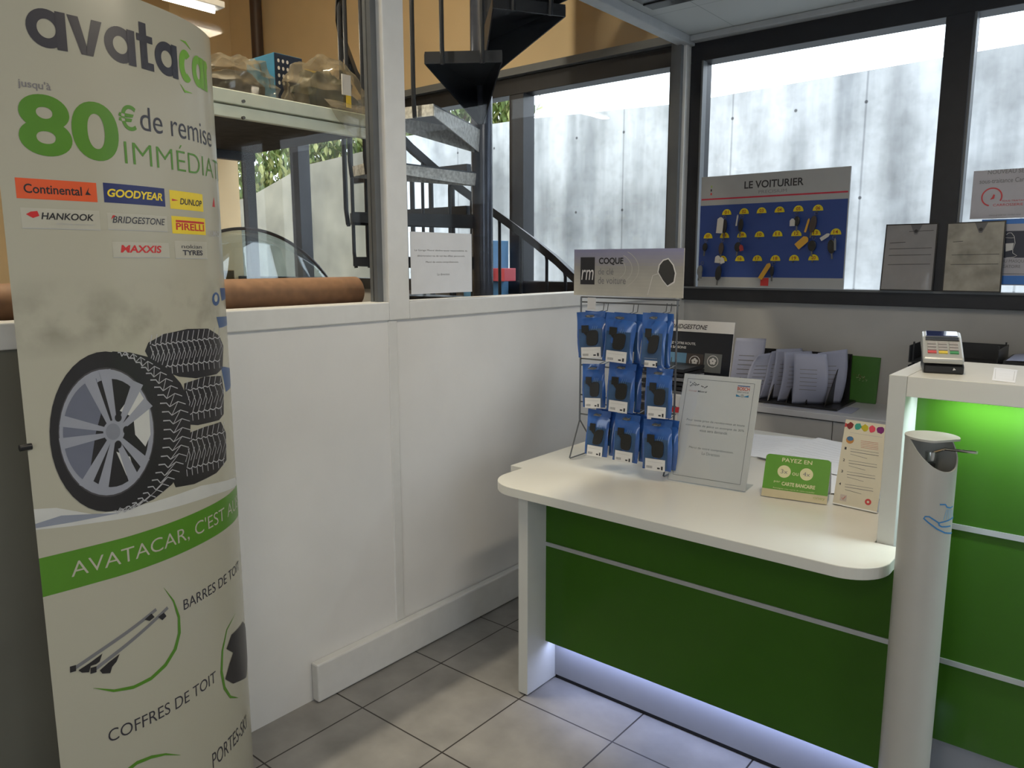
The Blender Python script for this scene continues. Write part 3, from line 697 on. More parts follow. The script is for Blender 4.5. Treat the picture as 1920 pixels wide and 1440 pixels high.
gr = mat('print_green', (.085, .235, .018), .35); lgr = mat('print_light_green', (.16, .38, .03), .35); nav = mat('print_charcoal', (.035, .033, .045), .35)
tw = mat('print_white', (.46, .44, .365), .35); tg = mat('print_grey', (.20, .19, .20), .35)
rub = mat('print_rubber', (.022, .020, .022), .35); sil = mat('print_silver', (.30, .31, .36), .35); sil2 = mat('print_silver_dark', (.14, .15, .20), .35)
snow = mat('print_snow', (.56, .56, .54), .4)
def K(x, y): return (x/2.571, y/2.571)
def ttext(a, s, pl, pr_, pbase, ptop, m, **k):
    u0 = TF.px(*pl)[0]; u1 = pr_ if isinstance(pr_, float) else TF.px(*pr_)[0]; v0 = TF.px(*pbase)[1]; v1 = TF.px(*ptop)[1]
    a.text(s, u0, v0, u1, v1, m, **k); return (u0, v0, u1, v1)
a = Art(TF)
u_0 = TF.px(*K(115, 130))[0]; u_1 = TF.px(*K(996, 350))[0]; vb_ = TF.px(*K(205, 228))[1]; xh = TF.px(*K(205, 40))[1]-vb_
gw = {'a': 1.04, 'v': .92, 't': .62, 'c': .86, 'r': .50}; tot = sum(gw[c] for c in 'avatacar'); th_ = .255*xh; uu = u_0
u_m = TF.px(*K(858, 300))[0]; u_1 = u_m+.60*(CUM[-1]-.075-u_m); sA = (u_m-u_0)/sum(gw[c] for c in 'avata'); sB = (u_1-u_m)/sum(gw[c] for c in 'car')
def ring_arc(cx, cy, rx, ry, a0, a1, m, n=30):
    a.line([(cx+(rx-th_/2)*math.cos(a0+(a1-a0)*k/n), cy+(ry-th_/2)*math.sin(a0+(a1-a0)*k/n)) for k in range(n+1)], th_, m, 2)
for i_, c in enumerate('avatacar'):
    if i_ == 5: uu = u_m
    W_ = gw[c]*(sA if i_ < 5 else sB); m = nav if i_ < 5 else lgr; e_ = W_*.04; x0_, x1_ = uu+e_, uu+W_-e_; cx_ = (x0_+x1_)/2; rr0 = (x1_-x0_)/2
    if c == 'a':
        ring_arc(cx_, vb_+xh/2, rr0, xh/2, 0, 2*PI, m); a.rect(x1_-th_, vb_, x1_, vb_+xh*.99, m, 3)
    elif c == 'v': [a.poly([(cx_-sg*th_*.05, vb_), (cx_+sg*th_*.62, vb_), (cx_+sg*(rr0+e_), vb_+xh*.98), (cx_+sg*(rr0+e_-th_*1.12), vb_+xh*.98), (cx_-sg*th_*.05, vb_+th_*.75)], m, 2+(sg > 0)) for sg in (-1, 1)]
    elif c == 't': a.rect(cx_-th_*.7, vb_, cx_+th_*.3, vb_+xh*1.32, m, 2); a.rect(x0_, vb_+xh*.78, x1_, vb_+xh*.98, m, 3); a.rect(cx_-th_*.4, vb_, x1_, vb_+th_*.85, m, 3)
    elif c == 'c': ring_arc(cx_+rr0*.1, vb_+xh/2, rr0*1.05, xh/2, PI*.27, PI*1.73, m)
    elif c == 'r': a.rect(x0_, vb_, x0_+th_, vb_+xh*.98, m, 2); ring_arc(x0_+rr0*1.1, vb_+xh*.62, rr0*1.0, xh*.37, PI*.2, PI*.9, m, 10)
    uu += W_
for pts in ([(868, 192), (893, 205), (918, 240)], [(868, 405), (890, 440), (925, 450)]):
    a.pline([K(*p) for p in pts], [.001, .006, .001], lgr)
ttext(a, "jusqu'à", K(85, 400), K(245, 420), K(130, 432), K(130, 383), tg, bold=.01)
a.build('logo_lettering', tt, label='dark and green logo lettering')
a = Art(TF)
ttext(a, '80', K(85, 600), K(567, 600), K(215, 752), K(205, 455), gr, bold=.03)
ttext(a, '€', K(570, 560), K(655, 570), K(612, 628), K(612, 505), gr, bold=.015)
ttext(a, 'de remise', K(675, 580), K(1016, 660), K(745, 640), K(715, 520), nav, bold=-.004)
ttext(a, 'IMMÉDIATE', K(598, 720), CUM[-1]-.09, K(612, 788), K(608, 652), gr, bold=-.012)
a.build('offer_lettering', tt, label='green offer figures and lettering')
# tyre-maker badges
def badge(name, tl, bl, br, bgm, txts, lab=None):
    a = Art(TF); u0, v1 = TF.px(*K(*tl)); _, v0 = TF.px(*K(*bl)); u1, _ = TF.px(*K(*br))
    a.rect(u0, v0, u1, v1, bgm, 1); w, h = u1-u0, v1-v0
    for s, x0, y0, x1, y1, m, kw in txts: a.text(s, u0+w*x0, v0+h*y0, u0+w*x1, v0+h*y1, m, 2, **kw)
    return a, u0, v0, w, h
org = mat('print_orange', (.72, .10, .025), .35); navy = mat('print_navy', (.012, .02, .12), .35); yel = mat('print_yellow', (.80, .60, .02), .35); red = mat('print_red', (.55, .02, .02), .35)
a, u, v, w, h = badge('b', (70, 855), (82, 955), (470, 970), org, [('Continental', .09, .28, .80, .74, rub, dict(bold=.015))])
a.poly([(u+w*.84, v+h*.35), (u+w*.90, v+h*.75), (u+w*.88, v+h*.5), (u+w*.92, v+h*.35)], rub, 2); a.build('tyre_badge', tt, label='orange badge')
a, u, v, w, h = badge('b', (495, 880), (500, 975), (797, 995), navy, [('GOODYEAR', .05, .30, .95, .72, yel, dict(bold=.03, shear=.2))]); a.build('tyre_badge', tt, label='navy badge')
a, u, v, w, h = badge('b', (815, 915), (818, 1005), (980, 1020), yel, [('DUNLOP', .26, .28, .95, .62, rub, dict(bold=.02, shear=.2))])
a.poly([(u+w*.05, v+h*.42), (u+w*.22, v+h*.48), (u+w*.05, v+h*.54)], red, 2); a.build('tyre_badge', tt, label='yellow badge')
a, u, v, w, h = badge('b', (97, 1000), (105, 1098), (485, 1110), tw, [('HANKOOK', .24, .45, .92, .80, rub, dict(bold=.02, shear=.2)), ('driving emotion', .42, .18, .92, .30, M_lgrey_ink, {})])
a.poly([(u+w*.06, v+h*.68), (u+w*.14, v+h*.50), (u+w*.22, v+h*.62), (u+w*.20, v+h*.86), (u+w*.12, v+h*.82)], red, 2); a.rect(u, v-.001, u+w, v+.0005, M_lgrey_ink, 2); a.build('tyre_badge', tt, label='white badge with red emblem')
a, u, v, w, h = badge('b', (515, 1025), (520, 1105), (808, 1120), tw, [('BRIDGESTONE', .07, .40, .96, .82, nav, dict(bold=.01, shear=.25))])
a.poly([(u+w*.05, v+h*.6), (u+w*.12, v+h*.85), (u+w*.08, v+h*.86)], red, 3); a.rect(u, v-.001, u+w, v+.0005, M_lgrey_ink, 2); a.build('tyre_badge', tt, label='white badge with grey slanted lettering')
a, u, v, w, h = badge('b', (825, 1040), (832, 1125), (992, 1135), yel, [('PIRELLI', .10, .22, .94, .62, red, dict(bold=.02))])
a.rect(u+w*.1, v+h*.66, u+w*.95, v+h*.78, red, 2); a.build('tyre_badge', tt, label='yellow badge with red lettering')
a, u, v, w, h = badge('b', (540, 1165), (545, 1240), (818, 1250), tw, [('MAXXIS', .12, .30, .84, .80, red, dict(bold=.03, shear=.15))]); a.rect(u, v-.001, u+w, v+.0005, M_lgrey_ink, 2); a.build('tyre_badge', tt, label='white badge with red lettering')
a, u, v, w, h = badge('b', (840, 1160), (845, 1245), (1000, 1252), tw, [('nokian', .18, .58, .80, .80, nav, {}), ('TYRES', .20, .18, .82, .48, nav, dict(bold=.03))]); a.rect(u, v-.001, u+w, v+.0005, M_lgrey_ink, 2); a.build('tyre_badge', tt, label='white badge with dark lettering in two lines')
a = Art(TF)
u0 = TF.px(*K(1000, 1000))[0]; v1 = TF.px(*K(835, 1035))[1]+.01
a.text('KUMHO', u0, v1-.055, u0+.07, v1-.04, M_lgrey_ink, 1, bold=.01); a.poly([(u0+.03, v1+.02), (u0+.05, v1+.02), (u0+.045, v1+.045)], red, 1); a.build('tyre_badge', tt, label='faint badge at the turned edge')
# tyre picture
def T(x, y): return (x/3.13, 540+y/3.13)
def el(cx, cy, rx, ry, n=40, rot=0, a0=0, a1=2*PI):
    out = []
    for k in range(n+(0 if a1-a0 > 6.2 else 1)):
        t_ = a0+(a1-a0)*k/n; x, y = rx*math.cos(t_), ry*math.sin(t_); out.append((cx+x*math.cos(rot)-y*math.sin(rot), cy+x*math.sin(rot)+y*math.cos(rot)))
    return out
a = Art(TF)
a.ppoly([T(*p) for p in ((170, 1300), (330, 1290), (560, 1330), (900, 1255), (1180, 1160), (1380, 1110), (1395, 1150), (1250, 1215), (850, 1330), (400, 1400), (205, 1420))], snow, 1)
a.ppoly([T(*p) for p in ((205, 1385), (360, 1335), (560, 1325), (700, 1320), (420, 1375), (210, 1410))], mat('print_blue_grey', (.25, .27, .33), .4), 2)
for k, pts in enumerate((((850, 370), (870, 320), (960, 270), (1100, 240), (1220, 238), (1285, 280), (1310, 340), (1305, 470), (1270, 505), (1150, 530), (1050, 520), (900, 470)),
            ((1080, 560), (1200, 520), (1300, 515), (1312, 600), (1312, 740), (1285, 775), (1160, 805), (1080, 800)),
            ((1080, 860), (1200, 815), (1295, 785), (1325, 850), (1328, 1010), (1270, 1085), (1140, 1150), (1030, 1170), (1000, 1100)))):
    a.ppoly([T(*p) for p in pts], rub, 2)
lt = mat('print_tread_light', (.42, .42, .44), .4)
def zig(x0, y0, x1, y1, n, amp, w=.0016, m=lt, layer=3):
    pts = []
    for k in range(n+1):
        t_ = k/n; pts.append(T(x0+(x1-x0)*t_, y0+(y1-y0)*t_+(amp if k % 2 else -amp))); 
    a.pline(pts, w, m, layer)
# stack tread pattern
for (x0, x1, yt, yb, sl) in ((890, 1290, 335, 470, -45), (1100, 1300, 600, 740, -40), (1100, 1315, 900, 1060, -55)):
    n = int((x1-x0)/30)
    for r_ in (0.0, 1.0):
        zig(x0, yt+(yb-yt)*r_, x1, yt+(yb-yt)*r_+sl, n*2, 5, .0026)
    for k in range(n+1):
        x = x0+(x1-x0)*k/n; s_ = sl*k/n; h_ = yb-yt
        a.pline([T(x, yt+s_-60), T(x-10, yt+s_-5)], .0022, lt, 3)
        a.pline([T(x-6, yb+s_+5), T(x-2, yb+s_+45)], .0022, lt, 3)
        a.pline([T(x-8, yt+s_+5), T(x+14, yt+s_+h_*.5), T(x-4, yb+s_-4)], .0020, lt, 3)
        a.pline([T(x+10, yt+s_+h_*.25), T(x-12, yt+s_+h_*.75)], .0016, lt, 3)
# rolling tyre: tread body, sidewall, rim
a.ppoly([T(*p) for p in ((660, 372), (760, 378), (870, 405), (980, 470), (1060, 560), (1105, 660), (1118, 780), (1112, 900), (1080, 1030), (1010, 1150), (900, 1240), (760, 1300), (620, 1312), (500, 1280), (420, 1180), (500, 800), (560, 450))], rub, 4)
a.ppoly([T(*p) for p in el(618, 842, 328, 470)], rub, 5)
# tread strokes between the sidewall and the outer edge
for k in range(26):
    th = math.radians(-78+k*6.4)
    ix, iy = 618+340*math.cos(th), 842+474*math.sin(th)
    ox, oy = 640+475*math.cos(th*.98), 842+462*math.sin(th*1.0)
    m1 = (ix*.62+ox*.38, iy*.62+oy*.38+18); m2 = (ix*.3+ox*.7, iy*.3+oy*.7-14)
    a.pline([T(ix, iy), T(ix*.75+ox*.25, iy*.75+oy*.25-3), T(*m1)], [.0030, .0026, .0022], lt, 6)
    a.pline([T(*m1), T(*m2), T(ox, oy)], .0020, lt, 6)
    if k % 1 == 0 and k < 25:
        th2 = math.radians(-78+(k+1)*6.4); nx, ny = 618+340*math.cos(th2), 842+474*math.sin(th2); px_, py_ = 640+475*math.cos(th2*.98), 842+462*math.sin(th2)
        n1 = (nx*.62+px_*.38, ny*.62+py_*.38+18); a.pline([T(*m2), T(*n1)], .0018, lt, 6)
a.ppoly([T(*p) for p in el(622, 846, 282, 380)], mat('print_grey_rubber', (.07, .065, .07), .4), 6)
a.ppoly([T(*p) for p in el(622, 846, 276, 370)], sil, 7)
a.ppoly([T(*p) for p in el(648, 850, 222, 318)], rub, 8)
a.ppoly([T(*p) for p in el(600, 846, 232, 320, a0=PI*.62, a1=PI*1.45)]+[T(600, 700), T(560, 850)], sil2, 9)
a.ppoly([T(*p) for p in ((700, 720), (800, 580), (870, 700), (880, 860), (850, 930), (790, 860), (780, 760))], snow, 9)
a.ppoly([T(*p) for p in ((680, 960), (760, 990), (790, 1100), (740, 1100))], snow, 9)
for (x0, y0, x1, y1) in ((525, 540, 640, 800), (612, 480, 670, 780), (805, 555, 700, 800), (868, 668, 705, 825), (850, 1030, 700, 880), (785, 1125, 685, 890), (595, 1205, 660, 900), (492, 1170, 640, 890), (352, 778, 620, 830), (350, 915, 620, 862)):
    dx, dy = x1-x0, y1-y0; l = math.hypot(dx, dy); nx, ny = -dy/l, dx/l
    a.ppoly([T(x0+nx*34, y0+ny*34), T(x0-nx*34, y0-ny*34), T(x1-nx*12, y1-ny*12), T(x1+nx*12, y1+ny*12)], sil, 10)
a.ppoly([T(*p) for p in el(665, 842, 62, 66)], sil, 11); a.ppoly([T(*p) for p in el(660, 842, 42, 48)], mat('print_silver_mid', (.22, .23, .27), .4), 12)
for x, y in ((738, 833), (690, 918), (690, 760)): a.ppoly([T(*p) for p in el(x, y, 20, 24, 14)], rub, 12)
# small blue figures near the turned edge
bl_ = mat('print_blue_dark', (.04, .09, .22), .4)
a.ppoly([T(*p) for p in el(1266, 65, 22, 40, 16)], bl_, 2); a.ppoly([T(*p) for p in el(1266, 60, 10, 22, 12)], tw, 3)
a.ppoly([T(*p) for p in ((1290, 0), (1335, 0), (1340, 60), (1300, 75))], bl_, 2)
a.ppoly([T(*p) for p in ((1270, 170), (1345, 165), (1350, 215), (1285, 235))], bl_, 2)
a.ppoly([T(*p) for p in ((1295, 460), (1370, 470), (1372, 570), (1325, 610))], bl_, 2)
a.build('tyre_picture', tt, label='picture of a wheel and stacked tyres in snow', eps=.00025)
# green slogan band
a = Art(TF); a.rect(0, .800, CUM[-1], .886, gr, 1)
def G(x, y): return (x/3, 960+y/3)
v0 = .822; v1 = .862
a.text("AVATACAR, C'EST AUSSI", TF.px(*G(400, 340))[0], v0, TF.px(*G(1338, 30))[0]+.035, v1, tw, 2, bold=-.006)
a.build('slogan_band', tt, label='green band with white slogan')
a = Art(TF)
arc = [(920, 425), (975, 500), (1005, 590), (1008, 680), (985, 770), (930, 860), (850, 935), (750, 985), (640, 1005), (525, 990)]
a.pline([G(*p) for p in arc], [.0005, .004, .007, .009, .010, .010, .009, .008, .006, .0005], gr)
for (p, q) in (((405, 888), (878, 547)), ((520, 895), (943, 537))):
    a.pline([G(*p), G(*q)], .0085, M_grey_ink, 2); a.pline([G(p[0]-12, p[1]-2), G(p[0]+22, p[1]-12)], .014, rub, 3)
for pts in (((440, 890), (500, 850), (575, 795), (560, 840), (540, 855), (510, 865), (500, 900), (460, 903)), ((560, 890), (610, 845), (672, 797), (655, 840), (630, 870), (620, 905), (575, 908)),
            ((812, 605), (850, 570), (868, 590), (840, 612)), ((888, 590), (920, 565), (935, 585), (912, 608))): a.ppoly([G(*p) for p in pts], rub, 3)
a.build('roof_bar_picture', tt, label='picture of roof bars with green arc')
a = Art(TF)
for s, l, r_, b_, t_ in (('BARRES DE TOIT', (1032, 520), (1342, 300), (1036, 552), (1040, 490)), ('COFFRES DE TOIT', (608, 1250), (1215, 960), (625, 1292), (640, 1215))):
    u0 = TF.px(*G(*l))[0]; u1 = TF.px(*G(*r_))[0]; vv0 = TF.px(*G(*b_))[1]; vv1 = TF.px(*G(*t_))[1]; a.text(s, u0, vv0, u1, vv1, nav, 2, bold=-.004)
u0 = TF.px(*G(1195, 1400))[0]; vv0 = TF.px(*G(1200, 1440))[1]; a.text('PORTES-SKI', u0, vv0, TF.px(*G(1385, 1200))[0], vv0+.042, nav, 2, bold=-.004)
a.build('product_lettering', tt, label='dark capital lettering')
a = Art(TF)
a.pline([G(*p) for p in ((1322, 570), (1275, 660), (1250, 780), (1245, 900), (1262, 990), (1295, 1040), (1340, 1045))], [.0005, .005, .008, .010, .009, .007, .0005], gr)
a.ppoly([G(*p) for p in ((1365, 615), (1392, 660), (1396, 800), (1383, 930), (1310, 965), (1265, 940), (1290, 850), (1310, 790), (1272, 770), (1300, 690))], rub, 3)
a.pline([G(*p) for p in ((700, 1465), (770, 1410), (850, 1378), (930, 1362), (1015, 1367))], [.010, .009, .008, .005, .0005], gr)
a.build('roof_box_picture', tt, label='picture of a black roof box with green arc')

# ================================================================== THINGS ON THE DESK
# notice on the partition glass
f = Frame((WX-.036, 0, 0), (0, 1, 0), (0, 0, 1))
u0, v1 = f.px(769, 434); u1, _ = f.px(884, 436); _, v0 = f.px(771, 552)
t = thing('notice_sheet', 'white typed notice taped inside the partition glass beside the post', 'notice', (WX-.036, (u0+u1)/2, (v0+v1)/2))
build('sheet', B(WX-.0375, WX-.036, u0, u1, v0, v1), M_paper, t)
a = Art(f); w = u1-u0; h = v1-v0
for s, x0, x1, y in (('Le Garage Mistral décline toute responsabilité de', .06, .92, .70), ('détérioration ou de vol des effets personnels.', .10, .88, .61), ('Merci de votre compréhension.', .23, .77, .51), ('La direction', .41, .61, .31)):
    a.text(s, u0+w*x0, v0+h*(y-.014), u0+w*x1, v0+h*(y+.022), M_grey_ink, 1)
a.build('typed_text', t)

# key-shell display rack
RYK = 2.40
def rk(px, py): p = onY(px, py, RYK); return p.x, p.z
xl = rk(1088, 700)[0]; xr = rk(1268, 650)[0]; ztp = rk(1088, 557)[1]
rack = thing('display_rack', 'wire counter display rack hung with blue key shell bags', 'display rack', ((xl+xr)/2, RYK, DZ))
fl = onZ(1062, 857, DZ+.003); fr_ = onZ(1243, 893, DZ+.003)
def foot(x, y0):
    zj = DZ+.145
    return MB().tube([(x, RYK, zj), (x, y0, DZ+.006), (x, y0+.004, DZ+.004), (x, RYK+.12, DZ+.004), (x, RYK+.12, DZ+.006), (x, RYK, zj)], .0028, 8)
build('foot', foot(xl, fl.y-.01), M_wire, rack, smooth=True); build('foot', foot(xr, fl.y-.01), M_wire, rack, smooth=True)
build('side_wire', MB().tube([(xl, RYK, DZ+.145), (xl, RYK, ztp)], .0036, 8), M_wire, rack, smooth=True)
build('side_wire', MB().tube([(xr, RYK, DZ+.145), (xr, RYK, ztp)], .0036, 8), M_wire, rack, smooth=True)
zrows = [ztp, ztp-.018, rk(1088, 672)[1], rk(1088, 684)[1], rk(1088, 740)[1], rk(1088, 753)[1], rk(1088, 776)[1]]
for z in zrows: build('cross_wire', MB().tube([(xl-.004, RYK+.004, z), (xr+.004, RYK+.004, z)], .0026, 6), M_wire, rack, smooth=True)
# header sign
f = Frame((xl, RYK-.006, 0), (1, 0, 0), (0, 0, 1))
u0, v1 = f.px(1077, 468); u1, _ = f.px(1283, 470); v0 = f.px(1077, 553)[1]
build('header_card', B(xl+u0, xl+u1, RYK-.006, RYK-.001, v0, v1), mat('header_grey', (.42, .39, .34), .5), rack)
a = Art(f); w = u1-u0; h = v1-v0
hp = mat('header_violet', (.26, .26, .36), .5); hp2 = mat('header_taupe', (.34, .33, .32), .5); hp3 = mat('header_soft', (.46, .44, .40), .5)
for k in range(14):
    q_ = k/13; ca_, cb_ = ((.46, .44, .38), (.31, .30, .28)) if q_ < .6 else ((.31, .30, .28), (.24, .24, .37)); f_ = q_/.6 if q_ < .6 else (q_-.6)/.4
    a.rect(u0, v0+h*k/14, u1, v0+h*(k+1)/14, mat('header_band%d' % k, tuple(ca_[i]*(1-f_)+cb_[i]*f_ for i in range(3)), .5), 1)
a.rect(u0+w*.065, v0+h*.24, u0+w*.205, v0+h*.83, M_ink, 2); a.text('rm', u0+w*.075, v0+h*.34, u0+w*.195, v0+h*.56, M_white, 3, shear=.2)
a.text('COQUE', u0+w*.245, v0+h*.66, u0+w*.475, v0+h*.82, M_ink, 3, bold=.03)
a.text('de clé', u0+w*.24, v0+h*.46, u0+w*.385, v0+h*.59, M_grey_ink, 3); a.text('de voiture', u0+w*.24, v0+h*.26, u0+w*.50, v0+h*.41, M_grey_ink, 3)
for r_ in (.26, .36, .46):
    a.line([(u0+w*.34+h*r_*1.6*math.cos(th), v0+h*.58+h*r_*math.sin(th)) for th in [x*.1-.9 for x in range(19)]], .0018, hp3, 2)
kp = [(.83, .75), (.87, .78), (.91, .66), (.93, .50), (.92, .33), (.87, .25), (.83, .36), (.79, .52), (.80, .66)]
a.poly([(u0+w*(.86+(x-.86)*1.15), v0+h*(.52+(y-.52)*1.1)) for x, y in kp], M_white, 2); a.poly([(u0+w*x, v0+h*y) for x, y in kp], mat('print_key_black', (.04, .04, .04), .4), 3)
a.line([(u0+w*.80, v0+h*.5), (u0+w*.74, v0+h*.45), (u0+w*.70, v0+h*.05)], .0016, M_white, 2)
a.build('printed_front', rack)
# bag prototypes
bagm = mat('blue_plastic_bag', (.030, .105, .36), .22, noise=.25, nscale=14, coat=.5)
bagw = mat('blue_clear_window', (.035, .085, .19), .15, noise=.2, nscale=20, coat=.5)
keym = mat('key_shell_black', (.014, .013, .012), .35)
def sgp(x): return math.copysign(abs(x)**.6, x)
def make_bag(w, h, seed, small=False):
    """local: hanging point at the origin, bag in the XZ plane facing -Y"""
    rnd = random.Random(seed); ph = rnd.uniform(0, 6)
    root = thing('key_shell_bag', 'x', 'key shell bag')
    def side(sg):
        def g(u, v):
            x = (u-.5)*w*(1+.04*math.sin(v*7+ph)); z = .012-v*h
            t_ = max(0, math.sin(PI*u))**.5*max(0, math.sin(PI*min(1, max(0, (v-.16)/.84))))**.6*.011
            return (x, sg*(t_+.0006)+.003*math.sin(u*5+ph+v*6), z)
        return g
    mb = MB(); mb.grid(side(-1), 14, 22); mb.grid(side(1), 14, 22); bmesh.ops.remove_doubles(mb.bm, verts=mb.bm.verts[:], dist=.0016)
    build('pouch', mb, bagm, root, smooth=True)
    fr = Frame((0, -.0128, 0), (1, 0, 0), (0, 0, 1)); a = Art(fr)
    a.poly([(-w*.40, -h*.30), (w*.40, -h*.30), (w*.40, -h*.88), (-w*.40, -h*.88)], bagw, .2)
    for k in range(3): a.line([(w*(.10+k*.07), -h*.24), (w*(.05+k*.07), -h*.33)], .0012, mat('bag_print', (.12, .25, .50), .4), 1)
    a.ell(0, -.004, w*.16, .005, M_wire, 2, 16)
    a.build('printed_window', root, label='translucent window with seal line and hang hole')
    kb = MB(); kx = w*(.08+rnd.uniform(-.03, .03)); kz = -h*.50
    kb.prism([(kx+w*.20*sgp(math.cos(t_))+.12*h*(.5+.5*math.sin(ph))*math.sin(t_)*.4, kz+h*.17*sgp(math.sin(t_))) for t_ in [2*PI*k/20 for k in range(20)]], -.0185, -.0132, lambda p, t_: (p[0], t_, p[1]))
    kb.box(-w*.30, -w*.05, -.0170, -.0132, -h*.38, -h*.22)
    kb.prism([(-w*.26, -h*.37), (-w*.10, -h*.37), (kx, kz-h*.05), (kx-w*.14, kz)], -.016, -.0132, lambda p, t_: (p[0], t_, p[1]))
    build('key_shell', kb, keym, root, bevel=.001)
    lab = B(-w*.34, w*.34, -.0148, -.0140, -h*.93, -h*.70) if not small else B(-w*.26, w*.26, -.0148, -.0140, -h*.92, -h*.80)
    build('label_card', lab, M_white, root)
    fr2 = Frame((0, -.0148, 0), (1, 0, 0), (0, 0, 1)); a = Art(fr2)
    for k in range(8): a.rect(-w*.29+k*.0022*w/.085, -h*.89, -w*.29+(k*.0022+.0011)*w/.085, -h*.84, M_grey_ink, 1)
    a.rect(w*.08, -h*.89, w*.17, -h*.86, M_ink, 1); a.rect(w*.21, -h*.90, w*.27, -h*.83, M_ink, 1); a.line([(-w*.28, -h*.76), (w*.25, -h*.76)], .0008, M_lgrey_ink, 1)
    a.build('barcode', root)
    return root
BY_ = RYK-.10
boxes = [[(1081, 583, 1135, 672), (1135, 586, 1194, 682), (1204, 586, 1250, 692)],
         [(1092, 680, 1134, 766), (1140, 678, 1194, 776), (1210, 688, 1262, 786)],
         [(1102, 766, 1144, 858), (1152, 773, 1202, 870), (1204, 783, 1262, 886)]]
rn = ['top', 'middle', 'bottom']; cn = ['left', 'centre', 'right']
proto = None; k_ = 0
for r_ in range(3):
    for c_ in range(3):
        x0, y0, x1, y1 = boxes[r_][c_]
        p0 = onY(x0, y0, BY_); p1 = onY(x1, y1, BY_); w = max(.085, (p1.x-p0.x)*.86); h = (p0.z-p1.z)
        b = make_bag(w, min(h, .185), 30+k_, small=(r_ == 0 and c_ == 2)); k_ += 1
        px_ = (p0.x+p1.x)/2; pz = p0.z-.012
        b.location = (px_, BY_, pz); b.rotation_euler = (math.radians(-3), math.radians((-4, 3, 1, -2, 2, 0, 3, 2, -1)[k_-1]), math.radians((14, 8, 10, 16, 6, 9, 12, 7, 5)[k_-1]))
        b['label'] = f'blue key shell bag in front on the {rn[r_]} row, {cn[c_]} peg'; b['group'] = 'key shell bags on the display rack'
        if (r_, c_) != (1, 0) and (r_, c_) != (1, 2):
            d = copy_thing(b, f'blue key shell bag hanging behind another on the {rn[r_]} row, {cn[c_]} peg', 'key shell bags on the display rack', (px_+.008, BY_+.035, pz-.001))
            d.rotation_euler = (math.radians(-2), math.radians(2), math.radians(3))
        # peg: U wire
        mb = MB().tube([(px_-.009, RYK, pz+.04), (px_-.009, RYK-.006, pz+.012), (px_-.009, BY_-.022, pz-.004), (px_, BY_-.028, pz-.002), (px_+.009, BY_-.022, pz-.004), (px_+.009, RYK-.006, pz+.012), (px_+.009, RYK, pz+.04)], .0018, 6)
        build('peg', mb, M_wire, rack, smooth=True)
q = rk(1113, 567)
build('price_tag', B(q[0]-.018, q[0]+.018, RYK-.014, RYK-.012, q[1]-.025, q[1]+.018), M_white, rack)

# tall acrylic sign holder
f = quad_frame((1252.5, 899), (1397.5, 922.5), (1284, 700), DZ)
t = thing('sign_holder', 'tall acrylic sign holder with framed white notice on the desk', 'sign holder', tuple(f.at(f.w/2, 0)))
def slab(fr, u0, v0, u1, v1, h0, h1):
    mb = MB(); mb.prism([(u0, v0), (u1, v0), (u1, v1), (u0, v1)], h0, h1, lambda p, t_: fr.at(p[0], p[1], t_)); return mb
acr = glass('clear_acrylic', (.93, .95, .96), .05, .03)
build('notice_card', slab(f, 0, 0.002, f.w, f.h, -.0015, 0), mat('notice_paper', (.64, .62, .61), .5, noise=.01), t)
hz = Vector((f.U.y, -f.U.x, 0))   # towards the viewer, horizontal
mb = MB(); A_ = f.at(0, 0, 0); D_ = f.at(f.w, 0, 0); bk = -hz*.09
mb.prism([(0, 0), (1, 0), (1, 1), (0, 1)], DZ+.0003, DZ+.003, lambda p, t_: ((A_+(D_-A_)*p[0]+bk*p[1]).x, (A_+(D_-A_)*p[0]+bk*p[1]).y, t_))
build('acrylic_foot', mb, acr, t)
build('acrylic_front', slab(f, -.001, 0.003, f.w+.001, f.h+.001, .0022, .0035), acr, t)
a = Art(f); w, h = f.w, f.h
i0, i1, j0, j1 = w*.055, w*.925, h*.055, h*.955
for q in (((i0, j0), (i1, j0)), ((i1, j0), (i1, j1)), ((i1, j1), (i0, j1)), ((i0, j1), (i0, j0))): a.line(q, .0015, M_grey_ink, 1)
def S_(x, y): return f.px(1240+x/6, 690+y/6)
for (x, y) in ((330, 160), (355, 175), (375, 165), (345, 190), (330, 200), (368, 188), (390, 180), (405, 190), (420, 185), (455, 205), (470, 212), (490, 222), (505, 215), (515, 208), (385, 195)):
    u, v = S_(x, y); a.rect(u-.0022, v-.0015, u+.0022, v+.0015, M_ink, 1)
u0, v0 = S_(310, 262); u1, _ = S_(405, 262); a.text('Garage', u0, v0, u1, v0+.006, mat('pale_red_ink', (.5, .2, .18), .5), 1)
u0 = S_(412, 268)[0]; u1 = S_(512, 268)[0]; a.text('Mistral', u0, v0, u1, v0+.006, M_ink, 1, bold=.01)
u0, v1 = S_(862, 195); u1, _ = S_(1000, 210); v = S_(862, 205)[1]
a.rect(u0, v, u1, v+.003, mat('blue_ink', (.03, .10, .30), .5), 1)
v = S_(862, 250)[1]; a.text('BOSCH', u0, v, u1, v+.012, mat('red_ink', (.6, .1, .06), .5), 1, bold=.03)
v = S_(862, 275)[1]; a.text('Service', u0, v-.001, u1-.002, v+.006, M_grey_ink, 1)
ua, va = S_(842, 295); ub, vb = S_(980, 335)
a.poly([(ua, va), (ua+(ub-ua)*.45, vb+.001), (ua, vb)], mat('cyan_ink', (.02, .22, .42), .5), 1); a.poly([(ub, va), (ub, vb), (ua+(ub-ua)*.55, vb+.001)], mat('cyan_ink', (.02, .22, .42), .5), 1)
a.ell((ua+ub)/2, (va+vb)/2, .006, .006, M_lgrey_ink, 2, 14)
